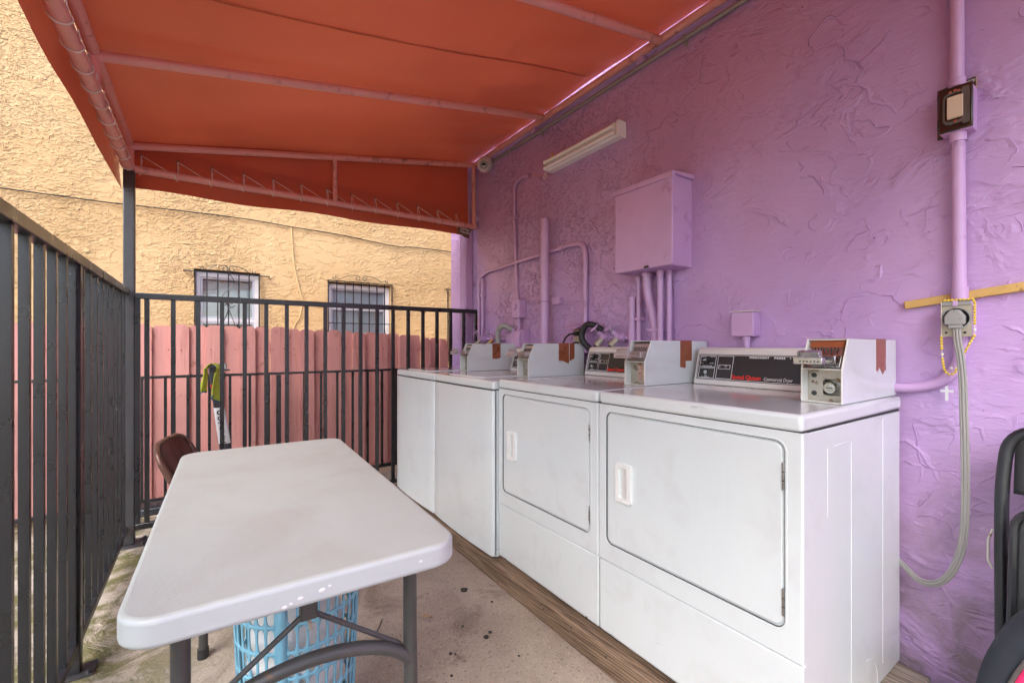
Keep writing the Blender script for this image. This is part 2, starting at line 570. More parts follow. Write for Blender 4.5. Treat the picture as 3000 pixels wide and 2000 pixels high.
def yellow_stucco():
    t = NT('yellow_stucco')
    v = t.coords(False)
    c1 = t.noise(v, 1.1, 4, 0.6)
    col = t.mix(t.rng(c1, 0.3, 0.7), (0.61, 0.385, 0.175), (0.70, 0.48, 0.25))
    c2 = t.rng(t.noise(v, 14, 5, 0.65, 0.8), 0.62, 0.75)
    col = t.mix(t.math('MULTIPLY', c2, 0.35), col, (0.45, 0.22, 0.07))
    mp = t.n('Mapping'); t.l(v, mp.inputs[0])
    mp.inputs['Rotation'].default_value = (0, math.radians(14), 0)
    mp.inputs['Scale'].default_value = (0.75, 1, 1.35)
    w = mp.outputs[0]
    def step(scale, lo, wd, off, dist, detail=5):
        return t.rng(t.noise(w, scale, detail, 0.6, dist, off), lo, lo + wd, 0, 1, True)
    rough = t.rng(t.noise(v, 1.1, 3, 0.6, 0.6, (4, 4, 4)), 0.38, 0.58, 0.10, 1)
    h1 = step(9.0, 0.50, 0.07, (0, 0, 0), 0.7)
    lump = t.rng(t.noise(w, 36, 3, 0.62, 0.35, (5, 2, 8)), 0.46, 0.66, 0, 1, True)
    lump2 = t.rng(t.noise(w, 15, 3, 0.6, 0.5, (2, 9, 8)), 0.50, 0.66, 0, 1, True)
    hh = t.math('MULTIPLY', t.math('ADD', t.math('MULTIPLY', lump2, 0.009), t.math('MULTIPLY', lump, 0.008)), rough)
    hh = t.math('ADD', hh, t.math('MULTIPLY', h1, 0.005))
    hh = t.math('ADD', hh, t.math('MULTIPLY', t.noise(v, 80, 2), 0.002))
    t.set(col, 0.75, 0, 0.3)
    t.bump(hh, 1.0)


yellow_stucco()


def concrete():
    t = NT('concrete')
    v = t.coords(False)
    sp = t.n('SeparateXYZ'); t.l(v, sp.inputs[0])
    a = t.rng(t.noise(v, 1.7, 6, 0.65, 0.4), 0.34, 0.66)
    col = t.mix(a, (0.33, 0.26, 0.205), (0.50, 0.415, 0.335))
    b = t.rng(t.noise(v, 3.4, 6, 0.7, 0.8, (4, 9, 2)), 0.55, 0.72)
    col = t.mix(t.math('MULTIPLY', b, 0.85), col, (0.14, 0.105, 0.08))
    # exposed grit
    vo = t.n('TexVoronoi'); vo.inputs['Scale'].default_value = 130; t.l(v, vo.inputs['Vector'])
    g = t.rng(vo.outputs['Distance'], 0.20, 0.34, 1, 0)
    gm = t.rng(t.noise(v, 60, 2, 0.5, 0, (2, 2, 2)), 0.50, 0.60)
    gg = t.math('MULTIPLY', t.math('MULTIPLY', g, gm), 0.9)
    col = t.mix(gg, col, (0.66, 0.54, 0.41))
    dk = t.rng(t.noise(v, 90, 3, 0.6, 0, (7, 1, 1)), 0.58, 0.70)
    col = t.mix(t.math('MULTIPLY', dk, 0.8), col, (0.09, 0.07, 0.055))
    # pale, mossy strip along the railing
    px = t.rng(sp.outputs[0], 0.30, -0.20)
    pale = t.math('MULTIPLY', px, t.rng(t.noise(v, 2.3, 5, 0.6, 0.5, (1, 6, 8)), 0.35, 0.6))
    col = t.mix(t.math('MULTIPLY', pale, 0.6), col, (0.46, 0.40, 0.33))
    mx = t.rng(sp.outputs[0], 0.22, -0.32)
    mo = t.math('MULTIPLY', mx, t.rng(t.noise(v, 5.0, 7, 0.72, 0.6, (9, 3, 3)), 0.44, 0.56))
    mcol = t.mix(t.noise(v, 11, 4, 0.6), (0.05, 0.048, 0.018), (0.20, 0.185, 0.05))
    col = t.mix(t.math('MULTIPLY', mo, 0.92), col, mcol)
    t.set(col, 0.82, 0, 0.3)
    hh = t.math('ADD', t.math('MULTIPLY', g, 0.0011), t.math('MULTIPLY', t.noise(v, 45, 4, 0.65), 0.004))
    hh = t.math('ADD', hh, t.math('MULTIPLY', mo, 0.004))
    t.bump(hh, 1.0)


concrete()


def wood(name, c0, c1, dark, axis_scale, bump=0.0016, rough=0.75):
    t = NT(name)
    v = t.coords(True, axis_scale)
    n1 = t.noise(v, 1.0, 7, 0.62, 0.6)
    wv = t.n('TexWave', wave_type='BANDS', bands_direction='DIAGONAL')
    wv.inputs['Scale'].default_value = 1.3; wv.inputs['Distortion'].default_value = 6; wv.inputs['Detail'].default_value = 4; wv.inputs['Detail Scale'].default_value = 1.2
    t.l(v, wv.inputs['Vector'])
    f = t.math('ADD', t.math('MULTIPLY', n1, 0.8), t.math('MULTIPLY', wv.outputs['Fac'], 0.2))
    col = t.mix(t.rng(f, 0.36, 0.64), c0, c1)
    k = t.rng(t.noise(v, 2.6, 6, 0.7, 0.3, (3, 8, 1)), 0.58, 0.72)
    col = t.mix(t.math('MULTIPLY', k, 0.8), col, dark)
    t.set(col, rough, 0, 0.35)
    t.bump(f, bump)


wood('beam_wood', (0.09, 0.056, 0.036), (0.30, 0.20, 0.13), (0.045, 0.035, 0.025), (42, 2.2, 42), 0.003)
wood('plank_wood', (0.22, 0.18, 0.14), (0.42, 0.36, 0.29), (0.09, 0.07, 0.055), (34, 1.6, 34), 0.002)


def pink_wood():
    t = NT('pink_wood')
    v = t.coords(True)
    col = t.mix(t.noise(v, 3, 4), (0.58, 0.265, 0.235), (0.68, 0.335, 0.30))
    g = t.coords(True, (40, 40, 2.2))
    gr = t.noise(g, 1.0, 5, 0.6, 0.4)
    col = t.mix(t.rng(gr, 0.56, 0.78), col, (0.42, 0.15, 0.13))
    oi = t.n('ObjectInfo')
    col = t.mix(t.rng(oi.outputs['Random'], 0, 1, 0.0, 0.30), col, (0.50, 0.19, 0.17))
    k = t.rng(t.noise(v, 8, 5, 0.7, 0.5, (2, 5, 5)), 0.62, 0.72)
    col = t.mix(t.math('MULTIPLY', k, 0.8), col, (0.30, 0.12, 0.085))
    t.set(col, 0.6, 0, 0.35)
    t.bump(gr, 0.004)


pink_wood()


def canvas():
    t = NT('canvas')
    v = t.coords(False)
    c = t.mix(t.noise(v, 1.4, 4), (0.43, 0.078, 0.038), (0.53, 0.108, 0.052))
    mk = t.rng(t.noise(v, 22, 5, 0.7, 0.3, (1, 2, 7)), 0.70, 0.80)
    c = t.mix(t.math('MULTIPLY', mk, 0.3), c, (0.62, 0.30, 0.20))
    t.set(c, 0.42, 0, 0.35)
    sh = t.rng(t.noise(v, 1.1, 2, 0.5, 0.3), 0.35, 0.65, 0.0, 1.0)
    t.bump(t.math('ADD', t.math('MULTIPLY', sh, 0.012), t.math('MULTIPLY', t.noise(v, 320, 2), 0.0003)), 1.0)
    tr = t.n('BsdfTranslucent'); tr.inputs[0].default_value = (0.70, 0.14, 0.06, 1)
    mx = t.n('MixShader'); t.l(t.rng(t.noise(v, 0.9, 3, 0.6, 0.5, (2, 2, 9)), 0.3, 0.7, 0.035, 0.11), mx.inputs[0])
    t.l(t.p.outputs[0], mx.inputs[1]); t.l(tr.outputs[0], mx.inputs[2]); t.l(mx.outputs[0], t.out.inputs['Surface'])


canvas()


def scuffs(name, amount=0.5):
    """thin scratches and grey rub marks over an existing enamel"""
    m = M[name]; t = NT.__new__(NT); t.m, t.t = m, m.node_tree
    t.p = t.t.nodes['Principled BSDF']; t.out = t.t.nodes['Material Output']
    src = t.p.inputs['Base Color'].links[0].from_socket
    a = t.coords(True, (9, 9, 55)); b = t.coords(True, (70, 70, 8))
    f = t.math('MULTIPLY', t.rng(t.noise(a, 1.0, 3, 0.6, 0.8), 0.69, 0.74), t.rng(t.noise(t.coords(True), 7, 2), 0.48, 0.62))
    g = t.rng(t.noise(b, 1.0, 3, 0.6, 0.3, (4, 4, 4)), 0.60, 0.90)
    c = t.mix(t.math('MULTIPLY', f, amount), src, (0.33, 0.32, 0.31))
    c = t.mix(t.math('MULTIPLY', g, amount * 0.5), c, (0.55, 0.54, 0.53))
    t.set(c)


scuffs('white_enamel', 0.55)
scuffs('table_plastic', 0.30)

# ------------------------------------------------------------------ ground and buildings
WX = 1.93                                   # face of the purple wall
FY = 3.345                                  # line of the far railing
g = MB().box(-60, 60, -60, 60, -0.3, 0).build('ground', 'concrete', smooth=False)
tag(g, 'worn speckled concrete floor with moss along the railing', None, None, 'structure')


def blot(name, x, y, r, parent, seed, z=0.004):
    rnd = random.Random(seed)
    n = 14
    pts = [(x + r * (0.75 + 0.4 * rnd.random()) * math.cos(2 * math.pi * k / n), y + 1.1 * r * (0.75 + 0.4 * rnd.random()) * math.sin(2 * math.pi * k / n)) for k in range(n)]
    return MB().prism(pts, 'z', -0.002, z - 0.0015).build(name, 'stain_dark', parent, smooth=False)


for i, (x, y, r) in enumerate([(0.994, 1.858, 0.017), (0.906, 1.509, 0.011), (0.933, 1.525, 0.008), (0.747, 1.502, 0.006), (0.76, 1.49, 0.004), (1.05, 1.70, 0.006), (0.86, 1.62, 0.004), (0.70, 1.40, 0.005), (0.95, 1.35, 0.004)]):
    blot('gum_spot', x, y, r, g, i)

pb = thing('purple_building', 'purple stucco wall with trowel marks, behind the row of washing machines', 'building wall', (WX, -1, 0))
MB().box(WX, 6.0, -6.0, 3.88, 0, 4.6).build('wall', 'purple_stucco', pb, bevel=0.012)
MB().box(WX - 0.012, 1.96, -6.0, 3.83, 0.0, 0.022).build('wall_footing', 'concrete', pb, bevel=0.005)

# ragged plaster ridges left by the trowel: raised, one steep side and one feathered side
rt = random.Random(21)
rg = MB()


def ridge(y, z, ang, n, hgt, wid, curl):
    pts = []
    for k in range(n):
        pts.append((y, z))
        ang += rt.gauss(curl, 0.34)
        if rt.random() < 0.10: ang += rt.choice((-1, 1)) * rt.uniform(0.7, 1.5)
        st = rt.uniform(0.006, 0.013)
        y += math.cos(ang) * st; z += math.sin(ang) * st
    vs, fs = [], []
    for k, (a, b) in enumerate(pts):
        q = pts[min(k + 1, n - 1)]; p = pts[max(k - 1, 0)]
        d = Vector((q[0] - p[0], q[1] - p[1])).normalized()
        nx, nz = -d.y, d.x
        e = max(0.0, math.sin(math.pi * k / (n - 1))) ** 0.6
        hh = hgt * e * (0.45 + 0.9 * rt.random())
        w1, w2 = 0.0012 + 0.0016 * rt.random(), wid * (0.5 + rt.random()) * (0.3 + 0.7 * e)
        vs += [(WX + 0.0012, a + nx * w1, b + nz * w1), (WX - hh, a, b), (WX - hh * 0.35, a - nx * w2 * 0.5, b - nz * w2 * 0.5), (WX + 0.0012, a - nx * w2, b - nz * w2)]
        if k:
            for j in range(3):
                fs.append(((k - 1) * 4 + j, k * 4 + j, k * 4 + j + 1, (k - 1) * 4 + j + 1))
    rg.add(vs, fs)


for k in range(900):
    y = rt.uniform(0.05, 3.3) if k % 3 else rt.uniform(0.05, 1.5)
    z = rt.uniform(0.15, 2.62)
    if noise.noise((y * 1.4, z * 1.4, 5.0)) < -0.12: continue
    ang = rt.choice((math.radians(148), math.radians(148), math.radians(95), math.radians(175), math.radians(60))) + rt.gauss(0, 0.35)
    big = rt.random() < 0.18
    ridge(y, z, ang, rt.randint(14, 34) if big else rt.randint(5, 14), rt.uniform(0.0024, 0.0046) if big else rt.uniform(0.0012, 0.003), rt.uniform(0.006, 0.018), rt.gauss(0, 0.05))
tag(rg.build('trowel_ridges', 'purple_stucco', pb, angle=60), kind='stuff')

# yellow building across the alley
YY = 6.0
yb = thing('yellow_building', 'yellow stucco house wall with two barred windows across the alley', 'building', (0, YY, 0))
W1 = (-0.125, 0.51, 0.95, 1.985)           # opening x0, x1, z0, z1
W2 = (1.255, 2.075, 0.95, 1.955)
W3 = (2.99, 3.80, 0.90, 1.97)
MB().prism([(-12, 0), (12, 0), (12, 4.7), (-12, 4.7)], 'y', YY, YY + 0.22,
           holes=[[(a, c), (b, c), (b, d), (a, d)] for a, b, c, d in (W1, W2, W3)]).build('wall', 'yellow_stucco', yb, smooth=False)
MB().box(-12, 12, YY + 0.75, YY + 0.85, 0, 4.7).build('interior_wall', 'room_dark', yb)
MB().box(-12, 12, YY + 0.0, YY + 1.2, 4.702, 4.85).build('roof', 'yellow_stucco', yb)


def window(W, glassy, blinds, sash_z, shade=None):
    a, b, c, d = W
    y0 = YY + 0.055
    f = 0.055
    ou = [(a + 0.005, c), (b - 0.005, c), (b - 0.005, d - 0.02), (a + 0.005, d - 0.02)]
    w = MB().prism(ou, 'y', y0, y0 + 0.06, holes=[[(a + f, c + f), (b - f, c + f), (b - f, d - 0.02 - f), (a + f, d - 0.02 - f)]]).build('window', 'window_white', yb, bevel=0.004)
    MB().box(a + f - 0.002, b - f + 0.002, y0 + 0.012, y0 + 0.045, sash_z - 0.018, sash_z + 0.018).build('sash_bar', 'window_white', w, bevel=0.003)
    for z0, z1 in ((c + f, sash_z - 0.018), (sash_z + 0.018, d - 0.02 - f)):
        ins = 0.022
        MB().prism([(a + f, z0), (b - f, z0), (b - f, z1), (a + f, z1)], 'y', y0 + 0.015, y0 + 0.04,
                   holes=[[(a + f + ins, z0 + ins), (b - f - ins, z0 + ins), (b - f - ins, z1 - ins), (a + f + ins, z1 - ins)]]).build('sash', 'window_sash', w, bevel=0.002)
        MB().box(a + f + ins - 0.004, b - f - ins + 0.004, y0 + 0.026, y0 + 0.03, z0 + ins - 0.004, z1 - ins + 0.004).build('pane', 'window_glass', w, smooth=False)
    MB().box(a - 0.02, b + 0.02, YY - 0.03, y0 + 0.0, c - 0.04, c - 0.002).build('sill', 'yellow_stucco', w, bevel=0.006)
    if blinds:
        m = MB()
        z = sash_z + 0.03
        while z < d - 0.10:
            m.obox(((a + b) / 2, y0 + 0.062, z), ((b - a) / 2 - f - 0.012, 0, 0), (0, 0.006, 0.0115), (0, -0.0007, 0.0005))
            z += 0.0215
        bl = m.build('blind', 'blind_white', w, smooth=False)
        tag(bl, kind='stuff')
        MB().box(a + f, b - f, y0 + 0.07, y0 + 0.10, d - 0.105, d - 0.08).build('blind_rail', 'blind_white', w, bevel=0.003)
    if shade:
        MB().box(a + f, b - f, y0 + 0.062, y0 + 0.066, shade, d - 0.09).build('roller_shade', 'shade_blue', w, smooth=False)
    return w


window(W1, True, True, 1.425)
window(W2, True, False, 1.64, 1.10)
window(W3, True, False, 1.45, 1.3)


def spiral(c, r0, r1, a0, turns, n=18, ax=1):
    out = []
    for k in range(n + 1):
        t = k / n
        a = a0 + ax * turns * 2 * math.pi * t
        r = r0 + (r1 - r0) * t
        out.append((c[0] + r * math.cos(a), c[1], c[2] + r * math.sin(a)))
    return out


def grille(W, x0, x1, n, top, over, bot, rails):
    y = YY - 0.035
    gr = MB().box(x0 - over, x1 + over, y - 0.006, y + 0.006, top - 0.012, top).build('window_grille', 'black_paint', yb)
    for zz in rails:
        MB().box(x0, x1, y - 0.004, y + 0.004, zz - 0.01, zz).build('cross_rail', 'black_paint', gr)
    bm = MB().box(-0.006, 0.006, -0.006, 0.006, bot, top - 0.012).mesh('bar')
    bm.materials.append(M['black_paint'])
    for k in range(n):
        x = x0 + 0.006 + (x1 - x0 - 0.012) * k / (n - 1)
        piece(bm, gr, (x, y + 0.0005, 0))
    for x in (x0 - over * 0.9, x1 + over * 0.9):
        for z in (top - 0.006,):
            MB().cyl((x, y, z), (x, YY + 0.03, z), 0.006, 8).build('mount', 'black_paint', gr)
    xm = (x0 + x1) / 2
    hw = (x1 - x0) / 2
    for sgn in (-1, 1):
        pts = spiral((xm + sgn * hw * 0.82, y, top + 0.035), 0.006, 0.024, math.pi / 2, 0.9, 14, -sgn)
        pts += [(xm + sgn * hw * (0.70 - 0.5 * t), y, top + 0.006 + 0.075 * math.sin(t * 1.75)) for t in (0.1, 0.35, 0.6, 0.8, 1.0)]
        pts += spiral((xm + sgn * hw * 0.12, y, top + 0.045), 0.038, 0.008, math.pi / 2, 1.1, 16, sgn)
        MB().tube(pts, 0.0042, 6).build('scroll', 'black_paint', gr)
    return gr


gr1 = grille(W1, -0.115, 0.50, 7, 1.955, 0.105, 1.0, (1.02,))
MB().tube([(0.19 + 0.055 * math.sin(2 * math.pi * t), YY - 0.045, 1.95 - 0.36 * t) for t in [k / 24 for k in range(25)]], 0.0042, 6).build('scroll', 'black_paint', gr1)
for sgn in (-1, 1):
    MB().tube(spiral((0.185 + sgn * 0.035, YY - 0.045, 1.60), 0.008, 0.035, 0, 1.0, 14, sgn) + [(0.195, YY - 0.045, 1.55), (0.195 + sgn * 0.05, YY - 0.045, 1.40), (0.195 + sgn * 0.10, YY - 0.045, 1.25)], 0.0042, 6).build('scroll', 'black_paint', gr1)
grille(W2, 1.25, 2.085, 9, 1.968, 0.0, 0.95, (1.43, 1.0))
grille(W3, 2.915, 3.80, 9, 1.967, 0.03, 0.90, (1.5, 0.93))

# cables on the yellow wall
tag(MB().tube(spline([(-9, YY - 0.02, 2.60), (-1.568, YY - 0.02, 2.574), (-0.7, YY - 0.02, 2.58), (0.3, YY - 0.02, 2.596), (0.85, YY - 0.02, 2.575), (1.42, YY - 0.02, 2.555), (2.2, YY - 0.02, 2.50), (2.97, YY - 0.02, 2.524), (9, YY - 0.02, 2.55)], 10), 0.006, 6).build('wall_cable', 'cable_black'),
    'long dark cable running level along the yellow wall above the windows', 'cable')
tag(MB().tube(spline([(0.84, YY - 0.012, 2.60), (0.85, YY - 0.012, 2.35), (0.871, YY - 0.012, 2.104), (0.90, YY - 0.012, 1.95), (0.94, YY - 0.012, 1.775), (0.96, YY - 0.012, 1.69), (0.93, YY - 0.012, 1.5), (0.864, YY - 0.012, 1.354), (0.84, YY - 0.012, 1.1)], 8), 0.0055, 6).build('drop_wire', 'cable_paint'),
    'thin painted wire hanging down the yellow wall between the two windows', 'wire')

# ------------------------------------------------------------------ pink board fence
pf = thing('wood_fence', 'pink painted wooden board fence in front of the yellow house', 'fence', (0, 4.06, 0))
rb = random.Random(3)
x = -4.2
k = 0
while x < 1.93:
    w = 0.103 + rb.random() * 0.012
    if x < -1.2: w = 0.14
    top = 1.292 - 0.0 * k
    if x > 0.3: top = 1.292 - (x - 0.3) * 0.040
    top += (rb.random() - 0.5) * 0.012
    yo = 4.05 + (0.0 if k % 2 else 0.018) + rb.random() * 0.0008
    if x > 1.66: top = 1.215
    ch = rb.uniform(0.018, 0.03)
    if x > 1.80:                      # last, leaning board
        poly = [(x, 0.02), (x + 0.115, 0.02), (x + 0.085, 1.17), (x + 0.065, 1.205), (x, 1.208)]
    else:
        poly = [(x, 0.025), (x + w, 0.025), (x + w, top - ch), (x + w - ch, top), (x + ch, top), (x, top - ch)]
    c0 = sum(p[0] for p in poly) / len(poly)
    o = MB().prism(poly, 'y', yo, yo + 0.0165).build('board', 'pink_wood', pf, smooth=False, loc=(c0 - OFF[pf.name][0], 0, 0))
    o.rotation_euler = (0, rb.uniform(-0.004, 0.004), 0)
    x += w - 0.003
    k += 1
for z in (0.25, 0.75, 1.08):
    MB().box(-4.2, 1.9, 4.0865, 4.125, z, z + 0.085).build('rail', 'pink_wood', pf)
nail = MB().cyl((0, 0.0, 0), (0, 0.004, 0), 0.004, 8).mesh('nail'); nail.materials.append(M['cable_black'])
for i in range(26):
    piece(nail, pf, (-0.32 + i * 0.083 + rb.uniform(-0.01, 0.01), 4.0475, 1.115 + rb.uniform(-0.012, 0.012)))

# ------------------------------------------------------------------ low black railing in the alley
lf = thing('low_railing', 'low black metal railing running in front of the pink board fence', 'railing', (0, 3.85, 0))
MB().box(-3.2, 1.90, 3.842, 3.866, 0.920, 0.938).build('top_rail', 'black_paint', lf, bevel=0.002)
MB().box(-3.2, 1.90, 3.842, 3.866, 0.085, 0.112).build('bottom_rail', 'black_paint', lf, bevel=0.002)
pk = MB().box(-0.0085, 0.0085, -0.0085, 0.0085, 0.112, 0.920).mesh('picket'); pk.materials.append(M['black_paint'])
for k in range(-22, 19):
    piece(pk, lf, (-0.115 + 0.1245 * k + (0.0 if k < 4 else 0.0), 3.854, 0))
for x in (-1.6, 0.45, 1.87):
    MB().box(x - 0.016, x + 0.016, 3.838, 3.870, 0, 0.918).build('post', 'black_paint', lf)

# ------------------------------------------------------------------ far railing and left railing
PX = -0.373
ff = thing('tall_railing', 'black metal railing with square pickets closing the far end of the laundry area', 'railing', (0.8, FY, 0))
MB().box(PX + 0.026, WX - 0.004, FY - 0.019, FY + 0.019, 1.414, 1.448).build('top_rail', 'black_paint', ff, bevel=0.003)
MB().box(PX + 0.026, 1.15, FY - 0.017, FY + 0.017, 0.085, 0.118).build('bottom_rail', 'black_paint', ff, bevel=0.003)
MB().box(1.15, WX - 0.02, FY - 0.016, FY + 0.016, 0.0915, 0.118).build('bottom_rail', 'black_paint', ff, bevel=0.003)
pk = MB().box(-0.0115, 0.0115, -0.0115, 0.0115, 0.118, 1.414).mesh('picket'); pk.materials.append(M['black_paint'])
for k in range(19):
    xx = -0.293 + 0.1222 * k
    if xx < WX - 0.01: piece(pk, ff, (xx, FY, 0))
MB().box(PX + 0.026, PX + 0.05, FY - 0.014, FY + 0.014, 0.118, 1.414).build('end_picket', 'black_paint', ff)

lr = thing('side_railing', 'black metal railing with close pickets along the left side', 'railing', (-0.385, 1.6, 0))
LX = -0.385
MB().box(LX - 0.019, LX + 0.019, -1.2, FY - 0.03, 1.430, 1.466).build('top_rail', 'black_paint', lr, bevel=0.003)
MB().box(LX - 0.017, LX + 0.013, -1.2, FY - 0.03, 0.086, 0.116).build('bottom_rail', 'black_paint', lr, bevel=0.003)
pk = MB().box(-0.0098, 0.0098, -0.0098, 0.0098, 0.116, 1.430).mesh('picket'); pk.materials.append(M['black_paint'])
y = 3.215
while y > -1.15:
    piece(pk, lr, (LX, y, 0))
    y -= 0.1215
for y in (2.15, 0.75, -0.65):
    MB().box(LX - 0.0185, LX + 0.0185, y - 0.0185, y + 0.0185, 0.006, 1.4295).build('post', 'black_paint', lr, bevel=0.003)
    MB().box(LX - 0.055, LX + 0.055, y - 0.045, y + 0.045, 0.0, 0.0065).build('base_plate', 'black_post', lr)
    for s in (-1, 1):
        MB().cyl((LX + s * 0.042, y - 0.03, 0.005), (LX + s * 0.042, y - 0.03, 0.018), 0.008, 6).build('bolt', 'black_post', lr)

cp = thing('corner_post', 'tall square black steel post holding up the awning corner', 'post', (PX, 3.36, 0))
MB().box(PX - 0.026, PX + 0.026, 3.334, 3.386, 0.007, 2.145).build('shaft', 'black_post', cp, bevel=0.005)
MB().box(PX - 0.075, PX + 0.085, 3.29, 3.43, 0.0, 0.0075).build('base_plate', 'black_post', cp, bevel=0.002)
for sx, sy in ((-0.055, 3.31), (0.065, 3.31), (0.065, 3.41), (-0.055, 3.41)):
    MB().cyl((PX + sx, sy, 0.006), (PX + sx, sy, 0.02), 0.009, 6).build('bolt', 'black_post', cp)

# ------------------------------------------------------------------ awning
A0, A1 = -0.55, 3.432                          # near and far end (y)
EX, EZ = -0.40, 2.335                        # eave line of the canvas
RX, RZ = 1.911, 2.738                        # ridge line next to the wall
aw = thing('awning', 'red-orange canvas awning stretched over a pink pipe frame', 'awning', (PX, 3.36, 2.1))
RAFT = [3.375, 2.40, 1.46, 0.52, -0.53]


y0_ = lambda v: A1 + (A0 - A1) * v


def canvas_roof(u, v):
    x = EX + (RX - EX + 0.013 * noise.noise((y0_(v) * 2.3, 4.0, 0))) * u
    y = A1 + (A0 - A1) * v
    z = EZ + (RZ - EZ) * u
    sag = 0
    for a, b in zip(RAFT[:-1], RAFT[1:]):
        if b <= y <= a:
            t = (a - y) / (a - b)
            sag = math.sin(math.pi * t)
    z -= 0.018 * sag * math.sin(math.pi * min(1, u * 1.02))
    z += 0.004 * math.sin(9 * u + 3 * y) * sag
    # stretch creases running off the ridge
    z += 0.0085 * math.exp(-((u - 0.84) / 0.16) ** 2) * math.sin(y * 34 + 9 * u + 2 * math.sin(5 * y)) * (0.4 + 0.6 * noise.noise((y * 2.1, u * 3, 1.0)))
    z += 0.006 * noise.noise((x * 1.5, y * 1.5, 0.3))
    return (x, y, z)


cv = MB().grid(70, 120, canvas_roof)
cv.build('canopy', 'canvas', aw, angle=180)
# sewn seam across the canvas, a thin doubled strip hanging just under it
sm = MB()
sy = 1.93
def seam(u, v):
    p = canvas_roof(u, (A1 - (sy + 0.018 * math.sin(6 * u) + 0.016 * v)) / (A1 - A0))
    return (p[0], p[1], p[2] - 0.0015 - 0.0035 * abs(math.sin(40 * u + 3 * math.sin(9 * u))) * (1 - v))
sm.grid(80, 1, lambda u, v: seam(0.02 + 0.95 * u, v)).build('seam', 'canvas', aw, angle=180)
pipe_z = lambda x: EZ + (RZ - EZ) * (x - EX) / (RX - EX) - 0.026
for y in RAFT:
    MB().cyl((PX, y - 0.012, pipe_z(PX) - 0.022), (1.885, y - 0.012, pipe_z(1.885) - 0.018), 0.0205, 14).build('rafter', 'pipe_pink', aw)
MB().cyl((1.903, A0, RZ - 0.040), (1.903, A1 - 0.03, RZ - 0.040), 0.021, 14).build('header_pipe', 'pipe_pink', aw)
MB().cyl((PX, A0, 2.305), (PX, A1 - 0.03, 2.305), 0.0215, 14).build('eave_pipe', 'pipe_pink', aw)
MB().cyl((PX - 0.005, A0, 2.165), (PX - 0.005, 3.385, 2.165), 0.0255, 16).build('lower_pipe', 'pipe_pink', aw)
MB().cyl((PX + 0.02, 3.372, 2.166), (1.915, 3.372, 2.166), 0.0225, 14).build('end_pipe', 'pipe_pink', aw)
MB().cyl((PX, 3.365, 2.14), (PX, 3.365, 2.31), 0.022, 12).build('corner_upright', 'pipe_pink', aw)
MB().cyl((PX, 2.388, 2.165), (PX, 2.388, 2.31), 0.020, 12).build('upright', 'pipe_pink', aw)
MB().cyl((0.755, 3.366, 2.166), (0.755, 3.366, pipe_z(0.755) - 0.02), 0.0165, 12).build('strut', 'pipe_pink', aw)
MB().cyl((1.895, 3.366, 2.166), (1.895, 3.366, RZ - 0.04), 0.019, 12).build('wall_upright', 'pipe_pink', aw)
for y in (2.52, 1.58, 3.30):
    MB().box(1.895, 1.932, y - 0.022, y + 0.022, RZ - 0.092, RZ - 0.052).build('bracket', 'purple_metal', aw, bevel=0.004)
MB().box(1.905, 1.932, 3.345, 3.375, 2.21, 2.26).build('bracket', 'purple_metal', aw, bevel=0.003)
# end curtain: from under the far rafter down past the end pipe
def endc(u, v):
    x = EX + (1.862 - EX) * u
    zt = EZ + (RZ - EZ) * u + 0.006
    zb = 2.062 + 0.030 * u + 0.006 * math.sin(17 * u)
    z = zt + (zb - zt) * v
    y = 3.415 + 0.004 * math.sin(13 * u + 5 * v) - 0.010 * max(0, v - 0.75) * 4 * (0.5 + 0.5 * math.sin(20 * u))
    return (x, y, z)
MB().grid(60, 14, endc).build('end_curtain', 'canvas', aw, angle=180)
MB().grid(60, 1, lambda u, v: (lambda p: (p[0], p[1] - 0.005, 2.252 + 0.062 * v - 0.002 * u))(endc(u, 0.5))).build('hem', 'canvas', aw, angle=180)
def sidec(u, v):
    y = A1 + (A0 - A1) * u
    zb = 2.058 + 0.004 * math.sin(9 * y)
    z = EZ + (zb - EZ) * v
    x = EX - 0.012 - 0.012 * math.sin(math.pi * v) - 0.006 * v + 0.003 * math.sin(7 * y + 3 * v)
    return (x, y, z)
MB().grid(90, 12, sidec).build('side_valance', 'canvas', aw, angle=180)
# lacing cords
lace = [-0.325 + 0.172 * k for k in range(13)]
for i, x in enumerate(lace):
    zt = 2.262 + rb.uniform(-0.004, 0.004)
    pts = []
    if i: pts += [(lace[i - 1], 3.402, 2.262), (x - 0.012, 3.347, 2.160)]
    pts += [(x - 0.004, 3.352, 2.136), (x, 3.380, 2.139), (x + 0.002, 3.398, 2.17), (x, 3.404, zt), (x + 0.006, 3.395, zt - 0.03), (x + 0.004, 3.346, 2.165)]
    MB().tube(pts, 0.0023, 6).build('lacing', 'cord_white', aw)
    MB().cyl((x, 3.408, zt + 0.002), (x, 3.400, zt + 0.002), 0.0065, 10).build('eyelet', 'tag_brown', aw)
y = 3.30
k = 0
while y > A0 + 0.1:
    cx, cz, R = PX - 0.005, 2.165, 0.0285
    pts = []
    for j in range(15):
        a = math.radians(210 + 200 * j / 14)
        pts.append((cx + R * math.cos(a), y - 0.008 + 0.028 * j / 14, cz + R * math.sin(a)))
    pts = [(EX - 0.010, y - 0.012, 2.19)] + pts + [(cx + 0.02, y - 0.03, 2.20)]
    MB().tube(pts, 0.0028, 6).build('lacing', 'cord_white', aw)
    y -= 0.155 + rb.uniform(-0.012, 0.012)
wl = [(1.868, 3.375, 2.60), (1.873, 3.345, 2.60), (1.862, 3.40, 2.47), (1.90, 3.340, 2.468), (1.92, 3.350, 2.46), (1.862, 3.40, 2.33), (1.91, 3.344, 2.33), (1.865, 3.40, 2.322), (1.862, 3.40, 2.20), (1.876, 3.345, 2.15)]
MB().tube(wl, 0.0023, 6).build('lacing', 'cord_white', aw)
